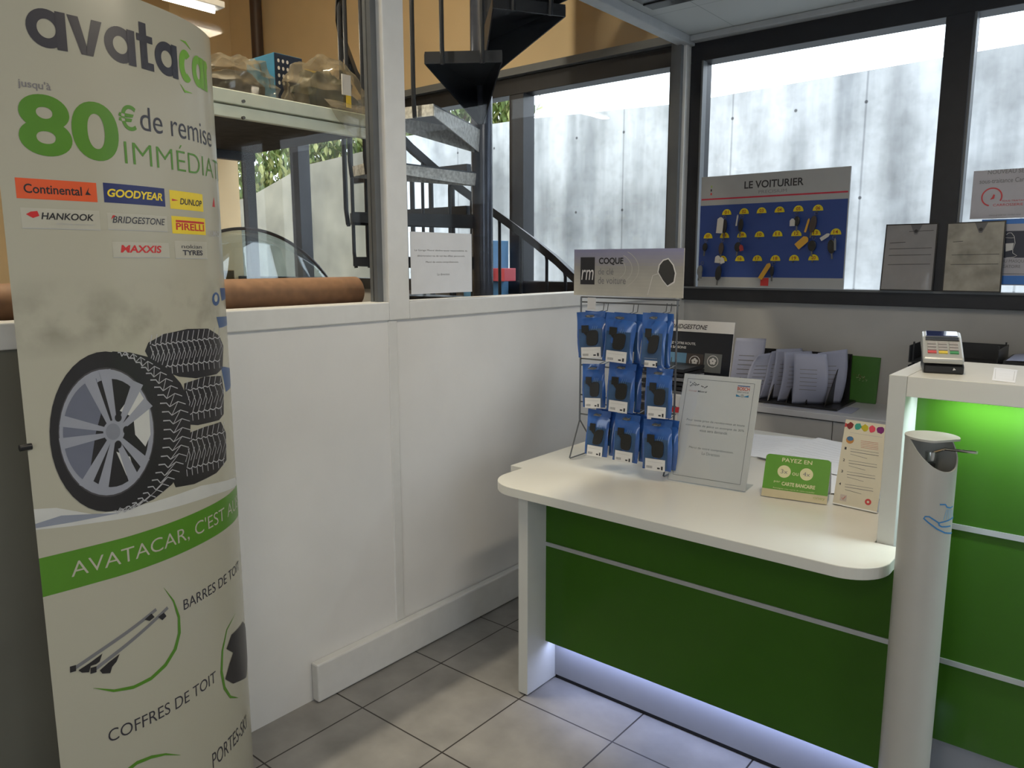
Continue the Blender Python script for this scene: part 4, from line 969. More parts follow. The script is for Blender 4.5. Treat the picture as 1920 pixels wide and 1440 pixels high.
for s, x0, x1, y in (('Pour toute prise de rendez-vous et toute', 285, 940, 585), ('commande de pièce un acompte de 30%', 275, 932, 640), ('vous sera demandé.', 430, 745, 705), ('Merci de votre compréhension.', 310, 812, 895), ('La Direction', 455, 650, 965)):
    u0, v0 = S_(x0, y); u1, _ = S_(x1, y+60); a.text(s, u0, v0-.003, u1, v0+.0065, M_grey_ink, 1)
a.build('printed_text', t)

# green payment card
f = quad_frame((1427, 929), (1550, 946), (1437.5, 850), DZ)
t = thing('payment_card_stand', 'small green folded card stand on the desk reading PAYEZ EN 3x ou 4x', 'card stand', tuple(f.at(f.w/2, 0)))
w, h = f.w, f.h; r_ = .012
out = [(0, 0), (w, 0)]+[(w-r_+r_*math.cos(x), h-r_+r_*math.sin(x)) for x in [PI/2*k/6 for k in range(7)]]+[(r_+r_*math.cos(x), h-r_+r_*math.sin(x)) for x in [PI/2+PI/2*k/6 for k in range(7)]]
mb = MB(); mb.prism(out, -.001, 0, lambda p, t_: f.at(p[0], p[1], t_))
build('front_card', mb, mat('beige_card', (.52, .46, .30), .4), t)
hz = Vector((f.U.y, -f.U.x, 0))
mb = MB(); A_ = f.at(w, 0, -.001); Bt = f.at(w, h*.95, -.001); F_ = A_-hz*.055; n_ = -f.U*.001
vv = [mb.bm.verts.new(p) for p in (A_, F_, Bt)]; v2 = [mb.bm.verts.new(p+n_) for p in (A_, F_, Bt)]
mb.face(vv); mb.face(v2[::-1])
for i in range(3): mb.face([vv[i], vv[(i+1) % 3], v2[(i+1) % 3], v2[i]])
build('acrylic_side', mb, glass('frosted_acrylic', (.85, .85, .85), .05, .2, body=(.6, .6, .6), bfac=.3), t)
A_ = f.at(0, h*.97, -.002); D_ = f.at(w, h*.97, -.002); mb = MB()
q = [A_, D_, Vector(((D_-hz*.05).x, (D_-hz*.05).y, DZ+.001)), Vector(((A_-hz*.05).x, (A_-hz*.05).y, DZ+.001))]
F1 = [mb.bm.verts.new(p) for p in q]; F2 = [mb.bm.verts.new(p-hz*.001) for p in q]; mb.face(F1); mb.face(F2[::-1])
for i in range(4): mb.face([F1[i], F1[(i+1) % 4], F2[(i+1) % 4], F2[i]])
build('back_card', mb, M_white, t)
a = Art(f); cg = mat('card_green', (.09, .27, .02), .35); cl = mat('card_cream', (.62, .60, .36), .4)
a.poly([(p[0], max(p[1], h*.185)) for p in out], cg, 1)
def Q_(x, y): return f.px(1400+x/6.4, 760+y/6.4)
for s, x0, x1, yb, yt_, bd in (('PAYEZ EN', 425, 785, 675, 628, .012), ('CARTE BANCAIRE', 418, 820, 960, 915, .03), ('par', 325, 400, 925, 900, 0), ('ou', 545, 615, 840, 805, 0)):
    u0, v0 = Q_(x0, yb); u1 = Q_(x1, yb+40)[0]; v1 = Q_(x0, yt_)[1]; a.text(s, u0, v0, u1, v1, cl, 2, bold=bd)
for s, x, y in (('3x', 450, 795), ('4x', 718, 830)):
    u, v = Q_(x, y); ru = Q_(x+80, y+8)[0]-u; a.ell(u, v, ru, ru, cl, 2, 30); a.text(s, u-ru*.52, v-ru*.34, u+ru*.55, v+ru*.34, M_grey_ink, 3)
u0, v0 = Q_(318, 985); u1 = Q_(818, 1040)[0]; a.text('Renseignez-vous auprès de votre conseiller', u0, v0-.003, u1, v0+.002, cl, 2)
u0, v0 = Q_(795, 1125); u1 = Q_(940, 1140)[0]; a.text('oney', u0, v0-.002, u1, v0+.007, mat('pale_green_ink', (.32, .36, .12), .5), 2)
a.build('printed_front', t)

# tall narrow flyer
f = quad_frame((1561, 944), (1643.7, 962), (1586, 786), DZ)
t = thing('flyer_stand', 'narrow cream flyer with coloured blots in a clear stand beside the counter', 'flyer stand', tuple(f.at(f.w/2, 0)))
w, h = f.w, f.h
build('flyer_card', slab(f, 0, .004, w, h, -.001, 0), mat('flyer_paper', (.60, .56, .45), .45, noise=.02), t)
build('clear_foot', slab(f, 0, 0, w, .004, -.02, .002), mat('bright_acrylic', (.8, .8, .8), .2), t)
a = Art(f)
for i, (x, y, c) in enumerate(((1190, 238, (.5, .04, .05)), (1245, 243, (.18, .02, .02)), (1340, 255, (.03, .28, .22)), (1422, 270, (.42, .36, .02)), (1508, 285, (.62, .06, .10)), (1605, 300, (.16, .01, .13)))):
    u, v = f.px(1400+x/6.4, 760+y/6.4); rnd = random.Random(i)
    if i == 0: a.poly([(max(0, u-.003), v-.006), (u+.004, v-.004), (u+.003, v+.006), (max(0, u-.002), v+.007)], mat('blot%d' % i, c, .5), 1); continue
    a.poly([(u+.0105*(1+.2*rnd.uniform(-1, 1))*math.cos(x_), v+.0105*(1+.2*rnd.uniform(-1, 1))*math.sin(x_)) for x_ in [2*PI*k/11 for k in range(11)]], mat('blot%d' % i, c, .5), 1)
def R_(x, y): return f.px(1400+x/6.4, 760+y/6.4)
u, v = R_(1240, 415); a.ell(u, v, .012, .012, mat('flyer_orange', (.45, .2, .05), .5), 1, 10); a.ell(u, v+.004, .010, .007, mat('flyer_blue', (.05, .15, .3), .5), 2, 9)
for k in range(5): a.line([R_(1370, 425+k*20), R_(1580, 455+k*20)], .0010, mat('flyer_red', (.5, .15, .12), .5), 1)
a.line([R_(1240, 325), R_(1630, 385)], .0010, M_lgrey_ink, 1)
for n_, (x, y) in enumerate(((1185, 515), (1165, 655), (1143, 790), (1118, 940))):
    u, v = R_(x, y+15); a.text(str(n_+1), u-.003, v, u+.003, v+.008, M_ink, 1, bold=.02)
    for k in range(3):
        a.line([R_(x+60, y+5+k*32), R_(x+(400 if k < 2 else 260), y+60+k*32)], .0016 if k == 1 else .0011, M_grey_ink, 1)
u, v = R_(1160, 1110); a.rect(u-.010, v-.010, u+.010, v+.010, mat('flyer_tint', (.5, .44, .4), .5), 1); a.line([(u-.005, v), (u-.001, v-.005), (u+.006, v+.006)], .002, mat('flyer_red', (.5, .15, .12), .5), 2)
u, v = R_(1457, 1160); a.ell(u, v, .0095, .0095, mat('flyer_red2', (.5, .06, .06), .5), 1, 18); a.ell(u, v, .004, .004, mat('flyer_paper', (.6, .56, .45)), 2, 6)
a.build('printed_front', t)

# papers on the rear desktop
def sheet(name, label, cx, cy, w_, h_, ang, z, m, lines=True, curl=.006, cat='paper'):
    M = Matrix.Translation((cx, cy, z)) @ Matrix.Rotation(ang, 4, 'Z')
    root = thing(name, label, cat, (cx, cy, z))
    ph = cx*9
    g = lambda u, v: M @ Vector(((u-.5)*w_, (v-.5)*h_, .0006+curl*(abs(math.sin(3*u+ph))*v)))
    build('sheet', MB().grid(g, 8, 8), m, root, solid=.0008)
    if lines:
        a = Art(Frame((0, 0, 0), (1, 0, 0), (0, 1, 0))); 
        class FF: cut = None; at = staticmethod(lambda u, v, h: M @ Vector((u, v, .002+h+curl*(abs(math.sin(3*(u/w_+.5)+ph))*(v/h_+.5)))))
        a.f = FF
        for k in range(9): a.line([(-w_*.4+w_*.8*j/6, h_*.35-k*h_*.075) for j in range(0, 7-(k % 3))], .0018, M_lgrey_ink, 1)
        a.build('printed_lines', root)
    return root
zp = DZ-.002
sheet('document', 'printed sheet lying on the desk behind the sign holder', -1.14, 3.02, .32, .40, .12, zp, M_paper)
sheet('document', 'printed sheet on top of the papers behind the green card stand', -.88, 2.98, .34, .44, -.22, zp+.008, M_paper, curl=.010)
sheet('document', 'plain white sheet under the papers near the flyer', -.72, 2.72, .30, .40, .25, zp+.003, M_paper, lines=False, curl=.004)
sheet('document', 'pale sheet lying at the left end of the desk near the wall', -1.58, 2.85, .22, .34, .05, zp, M_paper, lines=False, curl=.001)

# red and white leaflet pack behind the rack
t = thing('leaflet_pack', 'small red and white leaflet pack behind the display rack', 'leaflets', (-1.38, 2.72, DZ))
p0 = onY(1236, 745, 2.72); p1 = onY(1300, 800, 2.72)
build('pack', B(p0.x-.05, p1.x, 2.70, 2.73, DZ-.002, p0.z+.02), M_white, t)
p0 = onY(1230, 758, 2.699); p1 = onY(1290, 776, 2.699); build('red_band', B(p0.x-.03, p1.x, 2.696, 2.6995, p1.z, p0.z), mat('pack_red', (.55, .02, .03), .4), t)
p0 = onY(1230, 785, 2.699); p1 = onY(1275, 800, 2.699); build('red_band', B(p0.x+.02, p1.x, 2.696, 2.6995, p1.z, p0.z), mat('pack_red', (.55, .02, .03), .4), t)
# black brochure stack
t = thing('brochure_stack', 'dark stack of brochures standing behind the display rack', 'brochures', (-1.43, 2.8, DZ))
p0 = onY(1196, 690, 2.80); p1 = onY(1290, 690, 2.80)
for k in range(9):
    z = DZ+.165+k*.018
    build('brochure', B(p0.x+.03+.004*(k % 2), p1.x, 2.76, 2.95, z, z+.013), M_black if k % 3 else M_grey_ink, t)
build('holder', B(p0.x+.02, p1.x+.005, 2.755, 2.96, DZ-.003, DZ+.163), M_black, t)
# tyre poster board
lean = math.radians(9)
f = Frame((0, 2.98, DZ-.003), (1, 0, 0), (0, math.sin(lean), math.cos(lean)))
u1, v1 = f.px(1378, 605); u0 = f.px(1238, 598)[0]
t = thing('tyre_poster', 'black and white tyre poster board standing on the desk behind the sign holder', 'poster', tuple(f.at((u0+u1)/2, 0)))
build('board', slab(f, u0, 0, u1, v1, -.004, 0), M_white, t)
build('strut', MB().prism([(0, 0), (1, 0), (1, 1)], 0, .01, lambda p, s_: ((u0+u1)/2+s_, 2.985+.12*p[0]-.0*p[1]+(0), DZ-.003+(0 if p[1] == 0 else 0)+p[1]*.0+.25*(1-p[0])*1)), M_white, t)
a = Art(f); bk_ = mat('poster_black', (.012, .014, .020), .3); w = u1-u0
vb = f.px(1376, 627)[1]; a.rect(u0, 0.0, u1, vb, bk_, 1)
def V_(x, y): return f.px(1220+x/4.174, 570+y/4.174)
ua, va = V_(212, 193); ub, vb2 = V_(445, 200); a.text('BRIDGESTONE', ua-.03, vb2-.002, ub, vb2+.018, M_ink, 2, bold=.015, shear=.25)
a.poly([(ua-.036, vb2+.0), (ua-.018, vb2+.026), (ua-.028, vb2+.026)], red, 3)
ua, va = V_(60, 325); ub = V_(352, 325)[0]; va = V_(352, 325)[1]; a.text('MAÎTRISEZ VOTRE ROUTE,', u0+.01, va, ub, va+.0145, M_white, 2, bold=.02)
ub, va = V_(277, 350); a.text('TOUTES SAISONS', u0+.01, va, ub, va+.0105, M_white, 2, bold=.02)
ua, va = V_(110, 370); ub, vb3 = V_(268, 530)
a.rect(u0+.005, vb3, ub, va, mat('poster_sky', (.10, .22, .36), .4), 2); a.rect(u0+.005, vb3, ub, vb3+(va-vb3)*.35, mat('poster_sand', (.45, .35, .10), .4), 3); a.rect(ua+.02, vb3, ua+.03, va-.02, M_ink, 4)
for x0, x1, c1 in ((285, 400, (.06, .045, .04)), (425, 545, (.14, .15, .15))):
    ua, va = V_(x0, 385); ub, vb3 = V_(x1, 545); m_ = mat('poster_tile%d' % x0, c1, .4); a.rect(ua, vb3, ub, va, m_, 2)
    uc, vc = (ua+ub)/2, va-(va-vb3)*.40; r0 = (ub-ua)*.30
    a.line([(uc+r0*math.cos(k*.2618), vc+r0*math.sin(k*.2618)) for k in range(25)], .003, M_white, 3)
    for k in range(5): a.ell(uc+r0*.38*math.cos(k*1.2566+.3), vc+r0*.38*math.sin(k*1.2566+.3), r0*.28, r0*.28, M_white, 3, 10)
a.build('printed_front', t)

# ================================================================== COUNTER TOP
TZ = 1.21
c0 = onZ(1731, 699, TZ); c1 = onZ(1807, 703, TZ); ang = math.atan2(c1.y-c0.y, c1.x-c0.x)
tm = thing('card_terminal', 'silver and black card payment terminal on the counter', 'card terminal', ((c0.x+c1.x)/2, c0.y+.08, TZ))
M = Matrix.Translation((c0.x, c0.y, TZ)) @ Matrix.Rotation(ang, 4, 'Z')
tw_ = (c1-c0).length
def pb(pts, x0, x1): mb = MB(); mb.prism(pts, x0, x1, lambda p, t_: M @ Vector((t_, p[0], p[1]))); return mb
build('base', pb([(0, .0), (.15, 0), (.15, .05), (.13, .055), (.01, .026), (0, .02)], 0, tw_), M_black, tm, bevel=.004)
bd = [(-.006, .026), (-.010, .040), (.0, .046), (.105, .088), (.150, .099), (.160, .090), (.158, .060)]
build('body', pb(bd, -.004, tw_-.002), mat('silver_grey_plastic', (.42, .43, .42), .3, metal=.3), tm, bevel=.005)
sl = Vector((0, .105, .042)).normalized(); Mr = M.to_3x3()
f = Frame(M @ Vector((-.004, .0, .0463)), Mr @ Vector((1, 0, 0)), Mr @ sl)
kw = tw_+.002
for r_ in range(4):
    for c_ in range(3):
        cm = {(0, 0): mat('key_red', (.5, .05, .05), .4), (0, 1): mat('key_yellow', (.6, .45, .03), .4), (0, 2): mat('key_green', (.04, .25, .08), .4)}.get((r_, c_), mat('key_grey', (.30, .28, .27), .4))
        build('key', slab(f, kw*(.12+c_*.27), .014+r_*.017, kw*(.34+c_*.27), .026+r_*.017, -.001, .003), cm, tm, bevel=.001)
build('display_bezel', slab(f, kw*.08, .088, kw*.92, .108, -.002, .0025), M_black, tm, bevel=.001)
f2 = Frame(M @ Vector((-.004, .105, .0885)), Mr @ Vector((1, 0, 0)), Mr @ Vector((0, .045, .011)))
build('screen', slab(f2, kw*.10, .002, kw*.90, .042, -.002, .002), mat('glossy_screen', (.02, .03, .10), .05, coat=1), tm, bevel=.001)
f3 = Frame(M @ Vector((0, -.0005, 0)), Mr @ Vector((1, 0, 0)), (0, 0, 1))
a = Art(f3); a.poly([(tw_*.72, .010), (tw_*.80, .012), (tw_*.745, .017)], M_white, 1); a.build('logo_mark', tm)
# card slip taped to the counter
p = [onZ(x, y, TZ) for x, y in ((1860, 714), (1903, 719), (1908, 695), (1864, 690))]
t = thing('counter_label', 'small framed white label lying flat on the counter right of the terminal', 'label', (p[0].x, p[0].y, TZ))
build('plate', MB().prism([(q.x, q.y) for q in p], TZ+.0004, TZ+.0016), M_paper, t)
ff = Frame((0, 0, TZ+.0016), (1, 0, 0), (0, 1, 0)); a = Art(ff)
cx, cy = sum(q.x for q in p)/4, sum(q.y for q in p)/4; ins = [(cx+(q.x-cx)*.8, cy+(q.y-cy)*.75) for q in p]
for i in range(4): a.line([ins[i], ins[(i+1) % 4]], .0010, M_lgrey_ink, 1)
for k in (.35, .6): a.line([(ins[0][0]+(ins[3][0]-ins[0][0])*k+.008, ins[0][1]+(ins[3][1]-ins[0][1])*k), (ins[1][0]+(ins[2][0]-ins[1][0])*k-.008, ins[1][1]+(ins[2][1]-ins[1][1])*k)], .0010, M_lgrey_ink, 1)
a.build('printed_lines', t)

# ================================================================== BACK CABINET
CBZ = .795; CY = 3.66
cb = thing('storage_cabinet', 'long low grey storage cabinet under the back windows', 'cabinet', (-.1, 3.9, 0))
lamc = mat('cabinet_grey', (.40, .40, .41), .45, noise=.02); lamt = mat('cabinet_top_pale', (.50, .51, .56), .35, noise=.02)
build('top', B(-1.95, 2.2, CY-.01, 4.095, CBZ-.03, CBZ), lamt, cb, bevel=.002)
build('body', B(-1.94, 2.19, CY+.022, 4.09, 0, CBZ-.031), lamc, cb)
sx = onY(1560, 805, CY).x
xs = [sx-.98, sx-.49, sx, sx+.49, sx+.98, sx+1.47, sx+1.96]
for i in range(len(xs)-1): build('door', B(xs[i]+.002, xs[i+1]-.002, CY+.003, CY+.021, .06, CBZ-.036), lamc, cb, bevel=.001)
# green folder
f = Frame((0, 4.06, CBZ), (1, 0, 0), (0, .14, 1))
p0 = f.px(1584, 750); p1 = f.px(1642, 755); p2 = f.px(1594, 666); p3 = f.px(1652, 671)
t = thing('green_booklet', 'green booklet with small printed crest leaning against the wall on the cabinet', 'booklet', tuple(f.at((p0[0]+p1[0])/2, 0)))
mb = MB().prism([(p0[0], 0.001), (p1[0], 0.001), (p3[0], p3[1]), (p2[0], p2[1])], -.006, 0, lambda p, s_: f.at(p[0], p[1], s_))
build('cover', mb, mat('booklet_green', (.035, .14, .012), .45, noise=.05), t, bevel=.002)
a = Art(f); cu_, cv = f.px(1612, 709)
rnd = random.Random(4)
for k in range(22): x = cu_+rnd.gauss(0, .016); y = cv+rnd.gauss(0, .009); a.line([(x, y), (x+rnd.uniform(-.01, .01), y+rnd.uniform(.002, .009))], .0016, mat('crest_ink', (.36, .36, .22), .5) if k % 3 else mat('crest_red', (.15, .06, .03), .5), 1)
a.build('printed_crest', t)
# file sorter with documents
t = thing('file_sorter', 'black file sorter holding loose papers on the back cabinet', 'file sorter', (-1.5, 3.9, CBZ))
xa = onY(1375, 740, 3.85).x; xb = onY(1583, 750, 3.85).x
build('tray', B(xa, xb, 3.74, 4.05, CBZ+.001, CBZ+.012), M_black, t)
build('back_plate', B(xa+.02, xb-.03, 4.035, 4.047, CBZ+.012, CBZ+.245), M_black, t)
for k in range(6):
    x = xa+(xb-xa)*(.06+k*.165)
    pr_ = [(3.76, 0), (4.04, 0), (4.05, .22), (3.98, .235), (3.93, .235), (3.87, .18), (3.80, .06)]
    mb = MB(); mb.prism(pr_, x-.002, x+.002, lambda p, s_: (s_+.12*p[1], p[0], CBZ+.012+p[1]))
    build('divider', mb, M_black, t)
def standing(label, pxc, w_, h_, tilt, yaw_, bend, seed, y=3.84, m=None, fold=0):
    x = onY(pxc, 740, y).x; root = thing('document', label, 'document', (x, y, CBZ+.013), 'papers standing in the black file sorter')
    M = Matrix.Translation((x, y, CBZ+.013)) @ Matrix.Rotation(yaw_, 4, 'Z')
    def g(u, v):
        xx = (u-.5)*w_; zz = v*h_
        b = bend*math.sin(PI*v*.9)*(.5+u); f_ = fold*max(0, v-.62)**1.3*w_*2.4*(1-u)
        return M @ Vector((xx+tilt*zz+f_*.4, -b-f_*.6, zz-f_*.35))
    build('sheet', MB().grid(g, 12, 16), m or M_paper2, root, smooth=True, solid=.0012)
    a = Art(Frame((0, 0, 0), (1, 0, 0), (0, 0, 1)))
    class FF: cut = None; at = staticmethod(lambda u, v, h: Vector(g(u, v))+(M.to_3x3() @ Vector((0, -.0012-h, 0))))
    a.f = FF
    for k in range(6): a.line([(.18+.5*j/5, .30+k*.08+.0*j) for j in range(6)], .012, M_grey_ink, 1)
    a.build('printed_lines', root)
standing('tall paper leaning beside the tyre poster in the file sorter', 1392, .15, .30, .10, .45, .02, 1)
standing('paper with folded corner, second from the left in the sorter', 1412, .13, .24, .22, .75, .03, 2, y=3.80, fold=.5)
standing('narrow paper near the middle of the sorter, leaning right', 1440, .12, .25, .16, 1.15, .035, 3, fold=.3)
standing('curved paper in the middle of the file sorter', 1462, .15, .255, .14, 1.0, .03, 4, y=3.86)
standing('bluish paper right of the middle of the sorter', 1482, .15, .25, .08, .95, .04, 5, y=3.83)
standing('wide paper with dark lines near the right end of the sorter', 1515, .15, .25, -.02, .55, .045, 6, y=3.79)
standing('rightmost paper in the sorter, top corner bent over', 1545, .17, .27, .04, .7, .025, 7, y=3.86, fold=.4)
sheet('document', 'loose pale sheet flat on the cabinet in front of the sorter', -1.22, 3.80, .42, .16, .04, CBZ+.0, M_paper2, curl=.003)
# letter trays
t = thing('letter_tray', 'black stacked letter tray behind the card terminal', 'letter tray', (-.42, 3.85, CBZ))
xa = onY(1712, 660, 3.8).x; xb = onY(1878, 660, 3.8).x
ztop = onY(1870, 649, 3.8).z
for k in range(4):
    z = CBZ+.001+k*((ztop-CBZ)/4); hh = (ztop-CBZ)/4-.012
    mb = MB().box(xa, xb, 3.72, 4.02, z, z+.004).box(xa, xa+.004, 3.72, 4.02, z, z+hh).box(xb-.004, xb, 3.72, 4.02, z, z+hh).box(xa, xb, 4.016, 4.02, z, z+hh)
    for x in (xa+.006, xb-.01):
        for y in (3.76, 3.98): mb.box(x, x+.006, y, y+.01, z, z+hh+.013)
    build('tray', mb, M_black, t)
t = thing('document', 'loose bluish papers on a black tray at the right edge', 'document', (-.1, 3.85, CBZ))
xa = onY(1888, 665, 3.8).x
build('tray_box', B(xa, xa+.34, 3.70, 4.0, CBZ+.001, ztop-.05), M_black, t)
build('sheet', MB().grid(lambda u, v: (xa+.01+.3*u, 3.70+.28*v, ztop-.048+.02*math.sin(2*u)*(.3+v)), 8, 6), M_paper2, t, solid=.001)

# clip frames on the window sill
for (tl, tr, bl, br, lab) in (((1662, 421), (1760, 418), (1649, 545), (1748, 548), 'grey plastic document holder with form on the window sill, left of the pair'),
                              ((1776, 418), (1887, 413), (1765, 550), (1876, 552), 'shiny document holder with crumpled form on the window sill, right of the pair')):
    f = Frame((0, 4.02, 1.362), (1, 0, 0), (0, .10, 1)); P_ = [f.px(*q) for q in (bl, br, tr, tl)]
    first = 'left' in lab
    t = thing('document_holder', lab, 'document holder', tuple(f.at((P_[0][0]+P_[1][0])/2, 0)))
    P2 = [(P_[0][0], .001), (P_[1][0], .001), P_[2], P_[3]]
    build('backing', MB().prism(P2, -.004, 0, lambda p, s_: f.at(p[0], p[1], s_)), M_black, t)
    c = (sum(p[0] for p in P2)/4, sum(p[1] for p in P2)/4); P3 = [(c[0]+(p[0]-c[0])*.95, c[1]+(p[1]-c[1])*.965) for p in P2]
    m_ = mat('form_grey', (.24, .235, .245), .25, coat=.6) if first else mat('form_crumpled', (.33, .31, .27), .12, noise=.25, nscale=14, bump=1.0, bscale=11, coat=.8)
    build('form_sheet', MB().prism(P3, .0004, .0012, lambda p, s_: f.at(p[0], p[1], s_)), m_, t)
    a = Art(f); uc = P3[2][0]*.6+P3[3][0]*.4; vt = (P3[2][1]+P3[3][1])/2
    a.poly([(uc-.025, vt), (uc-.006, vt-.045), (uc+.006, vt-.045), (uc+.025, vt)], mat('clip_grey', (.10, .10, .11), .4), 6); a.ell(uc, vt-.030, .008, .008, M_ink, 7, 14)
    for k, y in enumerate((.10, .27, .36, .46, .60)):
        hh = vt; x0 = P3[0][0]+(.02 if k != 0 else .10); x1 = P3[1][0]-(.015 if k != 1 else .13)
        if not first and k < 4: x1 = x0+.04 if k == 1 else x1; 
        if not first and k in (0, 2): continue
        a.line([(x0, hh*(1-y)), (x1, hh*(1-y)+.003)], .0022, M_ink, 6)
    a.build('printed_lines', t)

# posters on the window
f = Frame((0, 4.10, 0), (1, 0, 0), (0, 0, 1))
u0, v1 = f.px(1826, 321); v0 = f.px(1820, 411)[1]; pw = .335
t = thing('window_poster', 'white poster with red ring emblem about bodywork on the right window', 'poster', (u0+pw/2, 4.10, (v0+v1)/2))
build('sheet', B(u0, u0+pw, 4.101, 4.102, v0, v1), mat('poster_paper', (.46, .45, .50), .5), t)
a = Art(f)
def X_(x, y): return f.px(1600+x/4.5, 280+y/4.5)
ua, va = X_(1135, 212); ub = X_(1362, 190)[0]; k = (ub-ua)/8
a.text('NOUVEAU SERVICE', ua, va, ua+(ub-ua)*1.95, va+.018, M_grey_ink, 1)
ua, va = X_(1065, 288); ub = X_(1378, 270)[0]; a.text('sous-traitance Carrosserie', ua, va-.002, ua+(ub-ua)*1.72, va+.018, M_grey_ink, 1)
rr_ = mat('poster_red', (.58, .06, .07), .5); uc, vc = X_(1168, 402); rad = (X_(1262, 400)[0]-uc)
a.line([(uc+rad*.9*math.cos(th), vc+rad*.9*math.sin(th)) for th in [-.5+x*.2 for x in range(26)]], .006, rr_, 1)
a.poly([(uc-.006, vc-.012), (uc+.010, vc-.008), (uc+.012, vc+.008), (uc+.006, vc+.012), (uc+.002, vc)], rr_, 2)
ua, va = X_(1178, 482); ub = X_(1432, 470)[0]; a.text('CARROSSERIE', ua, va, ub, va+.011, rr_, 1)
ua, va = X_(1255, 443); ub = X_(1440, 432)[0]; a.text('SOUS-TRAITANCE', ua, va, ub+.02, va+.007, rr_, 1)
ua, va = X_(1145, 565); a.text('Devis gratuit sur rendez-vous', ua, va, ua+.12, va+.007, M_grey_ink, 1)
a.build('printed_front', t)
v1b = v0-.004; u0b, v0b = f.px(1830, 534)
t = thing('mask_poster', 'blue and white poster with masked head outline low on the right window', 'poster', (u0b+.17, 4.10, (v0b+v1b)/2))
build('sheet', B(u0b, u0b+.34, 4.101, 4.102, v0b, v1b), mat('poster_paper', (.46, .45, .50), .5), t)
a = Art(f); bb = mat('poster_blue', (.05, .20, .62), .5)
a.rect(u0b, v1b-.022, u0b+.34, v1b, bb, 1); a.rect(u0b, v0b+.004, u0b+.34, v0b+.043, bb, 1)
ua, va = X_(1290, 690); _, vb4 = X_(1290, 915); a.rect(u0b+.015, vb4, u0b+.33, va, mat('poster_navy', (.03, .035, .06), .5), 1)
hd = [(1290, 722), (1310, 705), (1335, 705), (1358, 735), (1365, 790), (1345, 845), (1345, 875), (1380, 898), (1350, 910), (1290, 915)]
a.line([X_(*p) for p in hd], .0022, M_white, 2); a.poly([X_(*p) for p in ((1285, 795), (1355, 790), (1340, 850), (1285, 862))], M_white, 2)
a.line([X_(1285, 745), X_(1330, 748), X_(1362, 745)], .0016, M_white, 2)
ua, va = X_(1262, 960); ub = X_(1432, 958)[0]; k = (ub-ua)/8.2
a.text('PORT DU MASQUE', ua-k*6, va, ub+.012, va+.016, M_grey_ink, 2); ua, va = X_(1258, 1000); ub = X_(1408, 998)[0]; a.text('OBLIGATOIRE', ua-.035, va, ub, va+.013, M_grey_ink, 2)
a.rect(u0b, v0b+.050, u0b+.34, v0b+.0515, M_ink, 2)
a.build('printed_front', t)

# ================================================================== KEY BOARD
KY = 4.035
f = Frame((0, KY, 0), (1, 0, 0), (0, 0, 1))
kTL, kBR = f.px(1320, 332), f.px(1577, 545); x0, x1 = f.px(1308, 543)[0], f.px(1596, 311)[0]; z0, z1 = 1.363, f.px(1597, 311)[1]
t = thing('key_board', 'large blue and grey key board with numbered yellow hooks on the window', 'key board', ((x0+x1)/2, KY, z0))
build('panel', B(x0, x1, KY, KY+.012, z0, z1), mat('board_grey', (.34, .35, .36), .4, noise=.02), t, bevel=.001)
a = Art(f); w = x1-x0
vb_t = f.px(1593, 372)[1]; vb_b = f.px(1577, 522)[1]; vs = f.px(1592, 359)[1]
a.rect(x0, vb_b, x1-.004, vb_t, mat('board_blue', (.018, .05, .22), .4, noise=.02), 1)
a.rect(x0+.004, vs-.004, x1-.006, vs+.004, mat('board_red', (.45, .02, .05), .4), 1)
def H_(x, y): return f.px(1290+x/5.144, 290+y/5.144)
ua, va = H_(543, 330); ub = H_(1115, 290)[0]; a.text('LE VOITURIER', ua, va, ub, H_(543, 258)[1], M_ink, 1, bold=.02)
ua, va = H_(680, 375); ub = H_(952, 360)[0]; a.text('PRECISIUM', ua, va, ub, va+.017, M_grey_ink, 1)
for (x, y, m_) in ((228, 310, mat('lime', (.3, .4, .1), .5)), (225, 345, M_ink), (224, 380, red)):
    u, v = H_(x, y); a.rect(u-.004, v-.006, u+.004, v+.006, m_, 1)
u, v = H_(737, 1225); a.rect(u-.022, v-.022, u+.022, v+.020, mat('sticker_red', (.5, .03, .03), .4), 2); a.text('PROMO', u-.015, v-.018, u+.015, v-.013, M_white, 3) if False else None
a.build('printed_front', t)
hooks = {1: (376, 557), 2: (543, 548), 3: (712, 540), 4: (886, 532), 5: (1067, 522), 6: (1256, 515), 7: (196, 785), 8: (355, 780), 9: (522, 775), 10: (692, 770), 11: (866, 764), 12: (1048, 760), 13: (1232, 753), 14: (1428, 745),
         15: (335, 1005), 16: (502, 1003), 17: (671, 1001), 18: (845, 1000), 19: (1025, 998), 20: (1213, 994)}
HP = {}
ym = mat('hook_yellow', (.62, .50, .01), .4)
for n_, (x, y) in hooks.items():
    u, v = H_(x, y); HP[n_] = (u, v)
    mb = MB(); mb.prism([(u+.026*math.cos(th), v-.013+.030*math.sin(th)) for th in [PI*k/14 for k in range(15)]], KY-.004, KY-.0008, lambda p, s_: (p[0], s_, p[1]))
    hk = build('number_plate', mb, ym, t); 
    build('hook', MB().tube([(u, KY-.004, v-.018), (u, KY-.022, v-.022), (u, KY-.026, v-.014)], .0022, 6), M_wire, hk, smooth=True)
    a = Art(Frame((0, KY-.004, 0), (1, 0, 0), (0, 0, 1))); a.text('%02d' % n_, u-.011, v-.008, u+.011, v+.009, mat('number_red', (.25, .03, .01), .5), 1, bold=.02); a.build('number', hk)
